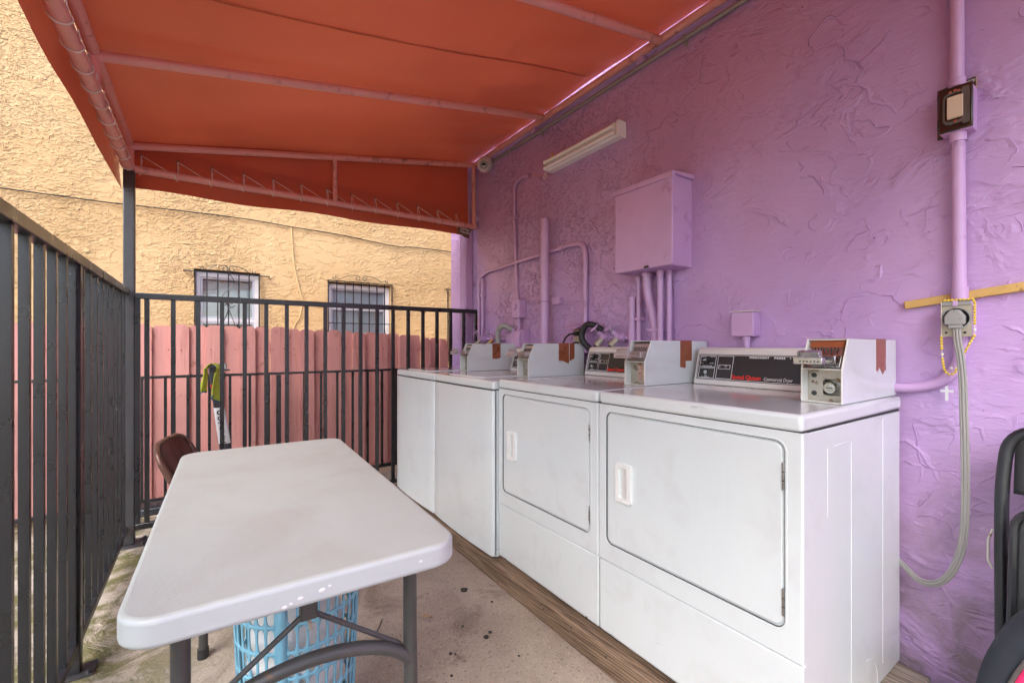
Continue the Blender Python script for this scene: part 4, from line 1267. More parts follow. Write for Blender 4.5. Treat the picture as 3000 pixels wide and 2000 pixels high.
def control_panel(t, X0, Y0, yw, zt, y_near, lettering=True):
    """slanted console along the back of a machine: X0 front x, Y0 near side y, yw cabinet width, zt top of the lid"""
    b0, b1 = X0 + 0.572, X0 + 0.612
    poly = [(b0, zt + 0.001), (b0 + 0.003, zt + 0.016), (b0 + 0.034, zt + 0.133), (b0 + 0.040, zt + 0.150), (b0 + 0.052, zt + 0.158), (X0 + 0.700, zt + 0.158), (X0 + 0.700, zt + 0.001)]
    cp_ = MB().prism(poly, 'y', Y0 + y_near, Y0 + yw - 0.003).build('control_panel', 'panel_grey', t, bevel=0.004)
    O = Vector((b0 + 0.003 + 0.0015, Y0 + yw - 0.003, zt + 0.020))
    xd = Vector((0, -1, 0)); yd = Vector((0.031, 0, 0.117)).normalized(); nd = xd.cross(yd)
    fr = lambda s, q, e: O + xd * s + yd * q + nd * (e + 0.0012)
    S1 = yw - 0.003 - y_near - 0.004
    q = [fr(0.010, 0.002, 0), fr(S1, 0.002, 0), fr(S1, 0.113, 0), fr(0.010, 0.113, 0)]
    p = [v - nd * 0.0022 for v in q]
    MB().add(q + p, [(0, 1, 2, 3), (7, 6, 5, 4), (0, 4, 5, 1), (1, 5, 6, 2), (2, 6, 7, 3), (3, 7, 4, 0)]).build('fascia', 'panel_black', cp_, smooth=False)
    face_rects(cp_, [(0.013, S1, 0.005, 0.110), (0.020, 0.092, 0.056, 0.106), (0.020, 0.092, 0.009, 0.053), (0.100, 0.168, 0.009, 0.106), (0.107, 0.158, 0.050, 0.068)], fr)
    k0 = fr(0.052, 0.083, 0.0)
    MB().cyl(k0, k0 + nd * 0.016, 0.014, 18).build('knob', 'print_black', cp_)
    a = (-xd * 0.9 - yd * 0.3).normalized(); bb = a.cross(nd)
    MB().add([k0 + nd * 0.0165 + a * 0.015, k0 + nd * 0.0165 + bb * 0.006 - a * 0.004, k0 + nd * 0.0165 - a * 0.011, k0 + nd * 0.0165 - bb * 0.006 - a * 0.004] + [k0 + nd * 0.021 + a * 0.013, k0 + nd * 0.021 + bb * 0.005 - a * 0.004, k0 + nd * 0.021 - a * 0.009, k0 + nd * 0.021 - bb * 0.005 - a * 0.004], [(3, 2, 1, 0), (4, 5, 6, 7), (0, 1, 5, 4), (1, 2, 6, 5), (2, 3, 7, 6), (3, 0, 4, 7)]).build('knob_pointer', 'steel', cp_)
    k1 = fr(0.055, 0.032, 0.0)
    MB().cyl(k1, k1 + nd * 0.008, 0.0085, 16).build('start_button', 'steel', cp_)
    kd = fr(0.055, 0.0165, 0.001)
    MB().prism(circ(0, 0, 0.0048, 4), 'z', 0, 0.0008, holes=[circ(0, 0, 0.0034, 4)]).xf(Matrix((list(xd) + [0], list(yd) + [0], list(nd) + [0], [0, 0, 0, 1])).transposed()).xf(Matrix.Translation(kd)).build('start_symbol', 'print_white', cp_, smooth=False)
    kw = dict(parent=cp_, mat='print_white')
    text('lettering', 'PERM PRESS', 0.005, fr(0.024, 0.099, 0.001), xd, yd, width=0.024, **kw)
    text('lettering', 'DELICATE', 0.005, fr(0.066, 0.099, 0.001), xd, yd, width=0.020, **kw)
    text('lettering', 'NO HEAT', 0.005, fr(0.066, 0.071, 0.001), xd, yd, width=0.018, **kw)
    text('lettering', 'NORMAL', 0.005, fr(0.023, 0.071, 0.001), xd, yd, width=0.016, **kw)
    text('lettering', 'FABRIC SELECTION', 0.0055, fr(0.034, 0.059, 0.001), xd, yd, width=0.044, **kw)
    text('lettering', 'PUSH TO START', 0.004, fr(0.036, 0.0105, 0.001), xd, yd, width=0.038, **kw)
    text('lettering', 'IN USE', 0.0045, fr(0.134, 0.0615, 0.001), xd, yd, width=0.010, **kw)
    text('lettering', 'I', 0.010, fr(0.139, 0.0525, 0.001), xd, yd, **kw)
    MB().cyl(fr(0.115, 0.059, 0.0), fr(0.115, 0.059, 0.003), 0.003, 10).build('indicator', 'steel', cp_)
    if lettering:
        text('lettering', 'PERMANENT', 0.010, fr(0.232, 0.0985, 0.001), xd, yd, bold=0.0005, space=1.3, width=0.076, **kw)
        text('lettering', 'PRESS', 0.010, fr(0.327, 0.0985, 0.001), xd, yd, bold=0.0005, space=1.3, width=0.039, **kw)
        MB().cyl(fr(0.384, 0.102, 0.0005), fr(0.384, 0.102, 0.0015), 0.0022, 10).build('printed_dot', 'print_white', cp_)
        text('lettering', 'ALL FABRIC', 0.010, fr(0.403, 0.0985, 0.001), xd, yd, bold=0.0005, space=1.3, width=0.080, **kw)
        text('lettering', 'Speed Queen', 0.0245, fr(0.170, 0.0120, 0.001), xd, yd, bold=0.0006, width=0.116, mat='print_red', parent=cp_)
        text('lettering', 'Commercial Dryer', 0.019, fr(0.297, 0.0120, 0.001), xd, yd, shear=0.18, width=0.103, **kw)
    return cp_


def coin_box(t, X0, Y0, zt, tape, lock='lock', length=0.442, slide_mat='chrome', width=0.106, fr_top=True):
    """X0, Y0: front lower near corner"""
    y0, y1 = Y0, Y0 + width
    zb = zt + 0.0015
    th = 0.003
    side = [(X0, zb), (X0 + length, zb), (X0 + length - 0.003, zb + 0.185), (X0 + 0.043, zb + 0.186), (X0, zb + 0.098)]
    cb = MB().prism(side, 'y', y0, y0 + th).build('coin_box', 'white_enamel', t, bevel=0.0012)
    MB().prism(side, 'y', y1 - th, y1).build('side_wall', 'white_paint', cb, bevel=0.001)
    MB().box(X0 + 0.043, X0 + length - 0.003, y0 + th, y1 - th, zb + 0.1825, zb + 0.1855).build('top_wall', 'white_enamel', cb)
    MB().box(X0 + length - 0.006, X0 + length - 0.003, y0 + th, y1 - th, zb, zb + 0.1825).build('back_wall', 'white_paint', cb)
    MB().box(X0 + 0.002, X0 + length - 0.008, y0 + th, y1 - th, zb, zb + 0.003).build('floor_wall', 'white_edge', cb)
    MB().box(X0 + 0.001, X0 + 0.11, y0 + th, y1 - th, zb + 0.096, zb + 0.099).build('shelf', 'white_edge', cb)
    # worn front edges
    for yy in (y0 + 0.0002, y1 - th - 0.0002):
        MB().tube([(X0 - 0.0005, yy + th / 2, zb + 0.001), (X0 - 0.0005, yy + th / 2, zb + 0.098), (X0 + 0.0425, yy + th / 2, zb + 0.186)], 0.0022, 6).build('worn_edge', 'white_edge', cb)
    # vault face
    xi = X0 + 0.038
    MB().prism([(y0 + th, zb + 0.003), (y1 - th, zb + 0.003), (y1 - th, zb + 0.096), (y0 + th, zb + 0.096)], 'x', xi, xi + 0.004, holes=[rrect(y0 + 0.012, y0 + 0.062, zb + 0.020, zb + 0.068, 0.010)]).build('vault_face', 'rust_steel', cb)
    if lock == 'lock':
        MB().box(xi + 0.03, xi + 0.034, y0 + 0.008, y0 + 0.070, zb + 0.016, zb + 0.072).build('vault_back', 'rust_steel', cb)
        MB().cyl((xi + 0.03, y0 + 0.044, zb + 0.042), (xi - 0.006, y0 + 0.044, zb + 0.042), 0.0155, 24).build('lock', 'chrome', cb)
        MB().cyl((xi - 0.006, y0 + 0.044, zb + 0.042), (xi - 0.008, y0 + 0.044, zb + 0.042), 0.0105, 20).build('lock_core', 'steel', cb)
        MB().box(xi - 0.0092, xi - 0.0078, y0 + 0.036, y0 + 0.052, zb + 0.0408, zb + 0.0432).build('keyhole', 'dark_gap', cb)
        for z in (0.024, 0.078):
            MB().cyl((xi + 0.001, y1 - 0.020, zb + z), (xi - 0.001, y1 - 0.020, zb + z), 0.0075, 16).build('plug', 'dark_gap', cb)
    else:
        MB().box(xi - 0.004, xi + 0.002, y0 + 0.010, y0 + 0.066, zb + 0.014, zb + 0.086).build('vault_door', 'steel', cb, bevel=0.002)
        MB().cyl((xi - 0.003, y0 + 0.022, zb + 0.050), (xi - 0.006, y0 + 0.022, zb + 0.050), 0.005, 12).build('lock', 'dark_gap', cb)
    # slanted coin chute plate
    n0 = Vector((X0 + 0.012, 0, zb + 0.100)); n1 = Vector((X0 + 0.050, 0, zb + 0.180))
    d = (n1 - n0).normalized(); nn = Vector((-d.z, 0, d.x))
    L = (n1 - n0).length
    def pl(a0, a1, q0, q1, e0, e1):
        m = MB()
        vs = []
        for e in (e0, e1):
            for (a, q) in ((a0, q0), (a1, q0), (a1, q1), (a0, q1)):
                p = n0 + d * q * L + nn * e
                vs.append((p.x, a, p.z))
        return m.add(vs, [(3, 2, 1, 0), (4, 5, 6, 7), (0, 1, 5, 4), (1, 2, 6, 5), (2, 3, 7, 6), (3, 0, 4, 7)])
    pl(y0 + th, y1 - th, 0.0, 1.0, -0.010, -0.006).build('chute_plate', 'steel', cb)
    pl(y0 + 0.012, y1 - 0.014, 0.05, 0.92, -0.006, -0.001).build('chute_face', slide_mat, cb, bevel=0.002)
    for k in range(8):
        a = y0 + 0.022 + k * 0.0085
        pl(a, a + 0.0034, 0.52, 0.74, -0.0012, 0.0006).build('coin_slot', 'dark_gap', cb)
    # slide arm sticking out of the front
    sz = zb + 0.128
    sl = MB().box(X0 - 0.010, X0 + 0.030, y0 + 0.014, y1 - 0.018, sz - 0.014, sz + 0.010).build('coin_slide', slide_mat, cb, bevel=0.0015)
    MB().box(X0 - 0.062, X0 - 0.010, y0 + 0.030, y1 - 0.030, sz - 0.008, sz - 0.003).build('slide_tray', slide_mat, sl, bevel=0.001)
    MB().box(X0 - 0.085, X0 - 0.0625, y0 + 0.018, y1 - 0.014, sz - 0.014, sz + 0.006).build('slide_handle', slide_mat, sl, bevel=0.002)
    MB().obox((X0 - 0.066, (y0 + y1) / 2 + 0.004, sz + 0.014), (0.010, 0, 0.003), (0, 0.028, 0), (-0.002, 0, 0.009)).build('handle_lip', slide_mat, sl, bevel=0.001)
    for k in range(6):
        a = y0 + 0.026 + k * 0.009
        MB().box(X0 - 0.0856, X0 - 0.0845, a, a + 0.004, sz - 0.008, sz - 0.004).build('handle_slot', 'dark_gap', sl)
    # brown tape
    for (xa, xb, bottom) in tape:
        m = MB()
        n = len(bottom) - 1
        e = 0.0012
        zt_ = zb + 0.1862
        poly = [(xa, zt_), (xb, zt_)] + [(xa + (xb - xa) * (1 - i / n), zb + 0.186 - bottom[n - i]) for i in range(n + 1)]
        MB().prism(poly, 'y', y0 - e, y0 - 0.0002).build('tape', 'brown_tape', cb, smooth=False)
        MB().box(xa, xb, y0 - e, y1 + e, zt_ - 0.0003, zt_ + 0.0010).build('tape', 'brown_tape', cb, smooth=False)
    if fr_top:
        pl(y0 + 0.010, y1 - 0.008, 0.76, 1.06, -0.0045, 0.0012).build('tape', 'brown_tape', cb, smooth=False)
        MB().box(X0 + 0.044, X0 + 0.066, y0 + 0.006, y1 - 0.008, zb + 0.1862, zb + 0.1875).build('tape', 'brown_tape', cb, smooth=False)
    return cb


def dryer(y0, label, tapes, lock, fr_top, slide):
    X0, yw, zt = 1.19, 0.680, 0.979
    t = thing('clothes_dryer', label, 'dryer', (X0 + 0.35, y0 + yw / 2, 0.0905), 'coin dryers')
    zb = Z0
    # cabinet: sides, back and a front with a door opening
    MB().box(X0 + 0.006, X0 + 0.705, y0 + 0.003, y0 + yw - 0.003, zb, zt - 0.046).build('cabinet', 'white_enamel', t, bevel=0.004)
    y1 = y0 + yw
    zs = 0.370
    dz0, dz1, dy0, dy1 = 0.442, 0.902, y0 + 0.048, y1 - 0.040
    MB().cyl((X0 + 0.0065, y0 + 0.0065, zs + 0.002), (X0 + 0.0065, y0 + 0.0065, zt - 0.045), 0.0065, 20).build('front_edge', 'white_enamel', t)
    MB().box(X0 + 0.0066, X0 + 0.0235, y0 + 0.0001, y0 + 0.0065, zs + 0.002, zt - 0.0451).build('front_edge', 'white_enamel', t)
    up_ = MB().prism([(y0 + 0.0065, zs + 0.002), (y1, zs + 0.002), (y1, zt - 0.045), (y0 + 0.0065, zt - 0.045)], 'x', X0, X0 + 0.0235, holes=[rrect(dy0 - 0.007, dy1 + 0.007, dz0 - 0.007, dz1 + 0.007, 0.027, 6)])
    fp = up_.build('front_panel', 'white_enamel', t, smooth=False)
    MB().box(X0 + 0.001, X0 + 0.0235, y0, y1, zb + 0.006, zs - 0.002).build('lower_panel', 'white_enamel', t, bevel=0.004)
    MB().box(X0 + 0.005, X0 + 0.02, y0 + 0.004, y1 - 0.004, zs - 0.002, zs + 0.0025).build('panel_seam', 'dark_gap', t)
    # rolled lip round the opening
    lip = [(X0 + 0.0015, p[0], p[1]) for p in rrect(dy0 - 0.0105, dy1 + 0.0105, dz0 - 0.0105, dz1 + 0.0105, 0.030, 6)]
    MB().tube(lip, 0.0026, 8, closed=True).build('door_lip', 'white_enamel', t)
    MB().box(X0 + 0.0085, X0 + 0.016, dy0 - 0.02, dy1 + 0.02, dz0 - 0.02, dz1 + 0.02).build('door_well', 'dark_gap', t)  # backing coloured dark so the groove round the door reads as shaded
    MB().prism(rrect(dy0 - 0.0068, dy1 + 0.0068, dz0 - 0.0068, dz1 + 0.0068, 0.0268, 6), 'x', X0 + 0.0012, X0 + 0.0084, holes=[rrect(dy0 - 0.0050, dy1 + 0.0050, dz0 - 0.0050, dz1 + 0.0050, 0.025, 6)]).build('groove_shade_ring', 'groove_shade', t, smooth=False)  # added dark ring on the opening's inner wall, painting the groove's shade
    hy0, hy1, hz0, hz1 = y1 - 0.152, y1 - 0.084, 0.604, 0.738
    dr = MB().prism(rrect(dy0, dy1, dz0, dz1, 0.021, 6), 'x', X0 + 0.001, X0 + 0.0083).build('door', 'white_enamel', t, bevel=0.003)
    hd = MB().prism(rrect(hy0, hy1, hz0, hz1, 0.008, 4), 'x', X0 - 0.0085, X0 + 0.0025, holes=[rrect(hy0 + 0.016, hy1 - 0.014, hz0 + 0.014, hz1 - 0.014, 0.006, 3)]).build('handle', 'white_paint', dr, smooth=False)
    MB().prism([(X0 - 0.007, hy0 + 0.0155), (X0 + 0.0010, hy1 - 0.022), (X0 + 0.0018, hy1 - 0.0135), (X0 + 0.0021, hy0 + 0.0155)], 'z', hz0 + 0.0135, hz1 - 0.0135).build('handle_recess', 'panel_grey', dr)
    for z0_, z1_ in ((0.787, 0.855), (0.472, 0.540)):
        hg = MB().box(X0 - 0.0025, X0 + 0.006, dy0 - 0.006, dy0 - 0.0005, z0_, z1_)
        ho = hg.build('hinge', 'steel', dr, bevel=0.0008)
        for f in (0.33, 0.66):
            MB().box(X0 - 0.0030, X0 + 0.004, dy0 - 0.0064, dy0 - 0.0002, z0_ + (z1_ - z0_) * f - 0.0008, z0_ + (z1_ - z0_) * f + 0.0008).build('hinge_gap', 'dark_gap', ho)
    # top
    MB().box(X0 - 0.003, X0 + 0.712, y0 + 0.0005, y1 - 0.0005, zt - 0.0435, zt).build('top', 'white_enamel', t, bevel=0.011, seg=4)
    MB().box(X0 + 0.004, X0 + 0.70, y0 + 0.003, y1 - 0.003, zt - 0.047, zt - 0.0425).build('top_gap', 'dark_gap', t)
    # pressed creases on the near side
    for a, bz0, bz1 in ((0.145, 0.70, 0.880), (0.30, 0.12, 0.88), (0.545, 0.16, 0.925)):
        MB().box(X0 + a, X0 + a + 0.004, y0 + 0.0020, y0 + 0.0045, bz0, bz1).build('side_crease', 'white_enamel', t, bevel=0.0008)
    MB().box(X0 + 0.024, X0 + 0.030, y0 + 0.0021, y0 + 0.0045, zb + 0.004, zt - 0.05).build('side_crease', 'white_enamel', t, bevel=0.0008)
    MB().box(X0 + 0.190, X0 + 0.304, y0 + 0.0020, y0 + 0.0045, 0.878, 0.882).build('side_crease', 'white_enamel', t, bevel=0.0008)
    MB().box(X0 + 0.465, X0 + 0.549, y0 + 0.0020, y0 + 0.0045, 0.923, 0.927).build('side_crease', 'white_enamel', t, bevel=0.0008)
    MB().tube([(X0 + 0.40 + 0.10 * math.sin(a), y0 + 0.0040, zb + 0.03 + 0.085 * math.cos(a)) for a in [math.radians(10 + 8 * k) for k in range(14)]], 0.0022, 6).build('side_crease', 'white_enamel', t)
    for (fx_, fy_) in ((0.05, 0.05), (0.05, yw - 0.05), (0.65, 0.05), (0.65, yw - 0.05)):
        MB().cyl((X0 + fx_, y0 + fy_, 0.0866), (X0 + fx_, y0 + fy_, zb + 0.002), 0.016, 12).build('foot', 'rubber', t)
    for fy_ in (0.06, 0.30, yw - 0.06):
        MB().cyl((X0 + 0.003, y0 + fy_, zb + 0.010), (X0 - 0.0015, y0 + fy_, zb + 0.010), 0.004, 8).build('screw', 'steel', t)
    control_panel(t, X0, y0, yw, zt, 0.128)
    cbx = coin_box(t, X0 + 0.285, y0 + 0.0185, zt, tapes, lock, slide_mat=slide, fr_top=fr_top)
    MB().box(X0 + 0.69, X0 + 0.712, y0 + 0.025, y0 + 0.115, zt + 0.125, zt + 0.150).build('bracket_tab', 'white_enamel', cbx, bevel=0.004)
    return t


ptp = 1.19 + 0.285
paint('slide_pink', (0.50, 0.43, 0.42), 0.45, 0.5, 0.12, 30, 0.0003, 90)
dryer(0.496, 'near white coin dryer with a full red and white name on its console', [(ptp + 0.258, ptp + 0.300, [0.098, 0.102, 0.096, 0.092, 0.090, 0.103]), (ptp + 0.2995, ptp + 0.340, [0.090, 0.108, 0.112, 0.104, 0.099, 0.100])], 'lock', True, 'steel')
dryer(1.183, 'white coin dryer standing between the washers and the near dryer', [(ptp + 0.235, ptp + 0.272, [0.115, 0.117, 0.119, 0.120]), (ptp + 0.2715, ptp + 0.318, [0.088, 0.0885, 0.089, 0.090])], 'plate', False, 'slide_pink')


def washer(y0, yw, label, tapes):
    X0, zt = 1.158, 0.969
    t = thing('washing_machine', label, 'washing machine', (X0 + 0.35, y0 + yw / 2, 0.0905), 'coin washers')
    y1 = y0 + yw
    zb = 0.098
    MB().box(X0 + 0.020, X0 + 0.69, y0, y1, zb, zt - 0.046).build('cabinet', 'white_enamel', t, bevel=0.004)
    # bowed front panel with rolled vertical edges
    prof = [(X0 + 0.020, y0 + 0.002), (X0 + 0.010, y0 + 0.001), (X0 + 0.003, y0 + 0.005), (X0, y0 + 0.016)]
    for k in range(1, 10):
        f = k / 10
        prof.append((X0 - 0.010 * math.sin(math.pi * f), y0 + 0.016 + (yw - 0.032) * f))
    prof += [(X0, y1 - 0.016), (X0 + 0.003, y1 - 0.005), (X0 + 0.010, y1 - 0.001), (X0 + 0.020, y1 - 0.002)]
    MB().prism(prof, 'z', zb + 0.004, zt - 0.048).build('front_panel', 'white_enamel', t, bevel=0.003)
    MB().box(X0 + 0.0195, X0 + 0.0225, y0 - 0.0006, y1 + 0.0006, zb + 0.01, zt - 0.05).build('panel_seam', 'dark_gap', t)
    MB().box(X0 + 0.004, X0 + 0.70, y0 + 0.0005, y1 - 0.0005, zt - 0.0435, zt).build('top', 'white_enamel', t, bevel=0.011, seg=4)
    MB().box(X0 + 0.010, X0 + 0.69, y0 + 0.003, y1 - 0.003, zt - 0.049, zt - 0.0425).build('top_gap', 'dark_gap', t)
    ld = rrect(X0 + 0.055, X0 + 0.50, y0 + 0.215, y1 - 0.06, 0.045, 7)
    MB().prism(ld, 'z', zt - 0.001, zt + 0.006).build('lid', 'white_enamel', t, bevel=0.003)
    for (fx_, fy_) in ((0.06, 0.05), (0.06, yw - 0.05), (0.64, 0.05), (0.64, yw - 0.05)):
        MB().cyl((X0 + fx_, y0 + fy_, 0.0866), (X0 + fx_, y0 + fy_, zb + 0.002), 0.016, 12).build('foot', 'rubber', t)
    control_panel(t, X0 - 0.008, y0, yw, zt, 0.205, False)
    coin_box(t, X0 + 0.288, y0 + 0.092, zt, tapes, 'plate', length=0.415, slide_mat='slide_pink', fr_top=False)
    return t


wtp = 1.158 + 0.288
washer(1.871, 0.683, 'white coin washer next to the dryers, with two strips of brown tape', [(wtp + 0.215, wtp + 0.292, [0.098, 0.100, 0.103, 0.112, 0.118]), (wtp + 0.297, wtp + 0.335, [0.102, 0.098, 0.092, 0.088])])
washer(2.560, 0.665, 'white coin washer farthest away, beside the tall far railing', [(wtp + 0.195, wtp + 0.252, [0.105, 0.106, 0.106, 0.106]), (wtp + 0.2518, wtp + 0.262, [0.098, 0.098])])

# ------------------------------------------------------------------ folding table
TC, TR = Vector((0.182, 1.472, 0)), math.radians(-1.7)
tb = thing('folding_table', 'off-white plastic folding table with rounded corners and dark steel legs', 'table', (TC.x, TC.y, 0))
tb.rotation_euler.z = TR
HW, HL, TZ = 0.282, 0.622, 0.738
o_ = Vector((TC.x, TC.y, 0))
def T(x, y, z): return (o_.x + x, o_.y + y, z)
rim = [(o_.x + p[0], o_.y + p[1]) for p in rrect(-HW, HW, -HL, HL, 0.062, 9)]
top_ = MB().prism(rim, 'z', TZ - 0.048, TZ).build('tabletop', 'table_rim', tb, bevel=0.009, seg=4, angle=30)
top_.data.materials.append(M['table_plastic'])
for p in top_.data.polygons:
    if p.normal.z > 0.9: p.material_index = 1
LY = -0.515
for sy in (-1, 1):
    yy = LY * (1 if sy < 0 else -1)
    for sx in (-1, 1):
        lg = MB().tube([T(0.206 * sx, yy, TZ - 0.03), T(0.206 * sx, yy - 0.0 * sy, 0.50), T(0.212 * sx, yy + 0.006 * sy, 0.02)], 0.0150, 14).build('leg', 'leg_grey', tb)
        MB().cyl(T(0.212 * sx, yy + 0.006 * sy, 0.0), T(0.212 * sx, yy + 0.006 * sy, 0.035), 0.0185, 14).build('foot_cap', 'rubber', lg)
    MB().tube([T(0.206 * math.sin(a) / math.sin(1.2), yy + 0.002 * sy, 0.452 + 0.075 * (math.cos(a) - math.cos(1.2)) / (1 - math.cos(1.2))) for a in [-1.2 + 2.4 * k / 24 for k in range(25)]], 0.0138, 12).build('arched_brace', 'leg_grey', tb)
    MB().cyl(T(-0.21, yy, TZ - 0.030), T(0.21, yy, TZ - 0.030), 0.0125, 12).build('top_bar', 'leg_grey', tb)
    hb = MB().box(o_.x - 0.018, o_.x + 0.014, o_.y + yy - 0.012, o_.y + yy + 0.012, 0.610, TZ - 0.024).build('brace_bracket', 'leg_grey', tb, bevel=0.004)
    for sx in (-1, 1):
        MB().tube(fillet([T(-0.002 + 0.004 * sx, yy, 0.622), T(0.185 * sx, yy + 0.004, 0.490), T(0.190 * sx, yy + 0.004, 0.465)], 0.02), 0.0056, 8).build('diagonal_brace', 'leg_grey', tb)
    MB().tube([T(-0.002, yy, 0.615), T(0.002, yy, 0.585)], 0.004, 6).build('lock_pin', 'rust_steel', tb)
rs = random.Random(2)
for (x, z, r) in ((0.005, 0.712, 0.006), (-0.03, 0.708, 0.005), (0.018, 0.716, 0.0035), (-0.055, 0.700, 0.0045), (-0.045, 0.703, 0.003), (0.19, 0.715, 0.004)):
    MB().ball(T(x, -HL - 0.0005, z), r, 0.0006, r * 0.7, 8, 5).build('paint_chip', 'scooter_white', tb)

# ------------------------------------------------------------------ laundry basket
BC, BR, BH = (0.213, 1.385), 0.158, 0.56
bk_ = thing('laundry_basket', 'blue plastic laundry basket with oval holes under the folding table', 'basket', (BC[0], BC[1], 0))
rows, cols = 7, 40
z_lo, z_hi = 0.035, BH - 0.045
cw, chh = 2 * math.pi / cols, (z_hi - z_lo) / rows
mm = MB()
rad = lambda z: BR - 0.018 + 0.022 * z / BH
def bw(a, z, e=0.0): return (BC[0] + (rad(z) + e) * math.cos(a), BC[1] + (rad(z) + e) * math.sin(a), z)
A_OFF = math.radians(-118)
for r_ in range(rows):
    for c_ in range(cols):
        if c_ % 10 in (0,):           # solid uprights
            a0, z0 = A_OFF + c_ * cw, z_lo + r_ * chh
            mm.add([bw(a0, z0, 0.002), bw(a0 + cw, z0, 0.002), bw(a0 + cw, z0 + chh, 0.002), bw(a0, z0 + chh, 0.002)], [(0, 1, 2, 3)])
            continue
        a0, z0 = A_OFF + c_ * cw, z_lo + r_ * chh
        outer = [(0, 0), (1, 0), (1, 1), (0, 1)]
        aw_, ah_ = 0.39, 0.435
        sh = 0.5 * 0
        hole = []
        for k in range(16):
            q = 2 * math.pi * k / 16
            cx_, cy_ = math.cos(q), math.sin(q)
            hole.append((0.5 + aw_ * math.copysign(abs(cx_) ** 0.75, cx_), 0.5 + ah_ * math.copysign(abs(cy_) ** 0.55, cy_)))
        tr_ = tessellate_polygon([[Vector((p[0], p[1], 0)) for p in outer], [Vector((p[0], p[1], 0)) for p in hole]])
        mm.add([bw(a0 + p[0] * cw, z0 + p[1] * chh) for p in outer + hole], [tuple(x) for x in tr_])
bm_ = bmesh.new()
sd_ = mm.build('side', 'basket_blue', bk_, solid=0.0035, angle=30)
bm_.from_mesh(sd_.data); bmesh.ops.remove_doubles(bm_, verts=bm_.verts, dist=0.0004); bmesh.ops.recalc_face_normals(bm_, faces=bm_.faces); bm_.to_mesh(sd_.data); bm_.free()
for z, w in ((0.0, 0.038), (BH - 0.046, 0.046)):
    MB().grid(48, 2, lambda u, v: bw(2 * math.pi * u, z + w * v, 0.001)).build('band', 'basket_blue', bk_, solid=0.005)
MB().tube([bw(2 * math.pi * k / 48, BH, 0.004) for k in range(48)], 0.007, 8, closed=True).build('rim', 'basket_blue', bk_)
MB().cyl((BC[0], BC[1], 0.004), (BC[0], BC[1], 0.010), BR - 0.02, 40).build('bottom', 'basket_blue', bk_)


def lump(name, label, cat, c, rx, ry, rz, mat, seed, amp=0.22, fr=9, th=None):
    m = MB().ball(c, rx, ry, rz, 40, 26)
    cv_ = Vector(c)
    for i, p in enumerate(m.v):
        d = (p - cv_)
        k = 1 + amp * noise.noise(p * fr + Vector((seed, 0, 0))) + amp * 0.5 * noise.noise(p * fr * 2.3 + Vector((0, seed, 0)))
        m.v[i] = cv_ + d * k
    return tag(m.build(name, mat, th, angle=180), label, cat)


lump('white_laundry', 'crumpled white cloth filling the blue basket', 'laundry', (0.208, 1.380, 0.29), 0.124, 0.124, 0.25, 'cloth_white', 3.1, 0.10)
nv = lump('navy_laundry', 'dark navy cloth at the right side of the blue basket', 'laundry', (0.297, 1.437, 0.20), 0.032, 0.035, 0.17, 'cloth_navy', 8.4, 0.10, 12)
pr = thing('newspaper_sheet', 'white printed sheet with scribbled black writing inside the blue basket', 'paper', (0.12, 1.28, 0.2))
def sheet(u, v):
    a = math.radians(-152 + 62 * u)
    r = BR - 0.026 + 0.022 * (0.15 + 0.25 * v) / 0.5 + 0.003 * math.sin(9 * u + 4 * v)
    return (BC[0] + r * math.cos(a), BC[1] + r * math.sin(a), 0.10 + 0.22 * v)
MB().grid(20, 12, sheet).build('sheet', 'print_white', pr, angle=180)
for j, s_ in enumerate(['Do what', 'other', 'hope for', 'every my', 'want!']):
    for i, a_ in enumerate((0.20, 0.42, 0.64, 0.85)):
        p0 = Vector(sheet(a_, 0.86 - j * 0.17)); p1 = Vector(sheet(a_ + 0.02, 0.86 - j * 0.17))
        xd_ = (p1 - p0).normalized()
        nd_ = xd_.cross(Vector((0, 0, 1)))
        text('lettering', s_.split()[i % len(s_.split())], 0.019, p0 + nd_ * 0.003, xd_, (0, 0, 1), 'print_black', pr, lift=0.001, width=0.022)
for i, (x, y, s_) in enumerate(((0.437, 1.045, 1), (0.345, 1.035, 2))):
    pass

# pink and white hair tie by the table leg
lump('hair_tie', 'small pink and white cloth scrap at the foot of the right table leg', 'cloth scrap', (0.452, 1.105, 0.125), 0.016, 0.014, 0.014, 'cloth_pink', 2.2, 0.9, 60)

# dry leaf
lf_ = MB().grid(8, 4, lambda u, v: (0.759 + 0.036 * (u - 0.5), 1.75 + (v - 0.5) * 0.017 * math.sin(math.pi * (0.06 + 0.88 * u)) * 2 + 0.006 * math.sin(4 * u), 0.006 + 0.006 * abs(v - 0.5) * 2 + 0.004 * math.sin(5 * u))).build('dry_leaf', 'leaf_dry', solid=0.0008)
tag(lf_, 'small dry brown leaf on the concrete in front of the dryers', 'leaf')
tw = MB().tube([(0.56, 1.78, 0.004), (0.575, 1.80, 0.006), (0.60, 1.845, 0.004)], 0.002, 6).build('twig', 'stain_dark')
tag(tw, 'thin dark twig on the concrete beside the blue basket', 'twig')

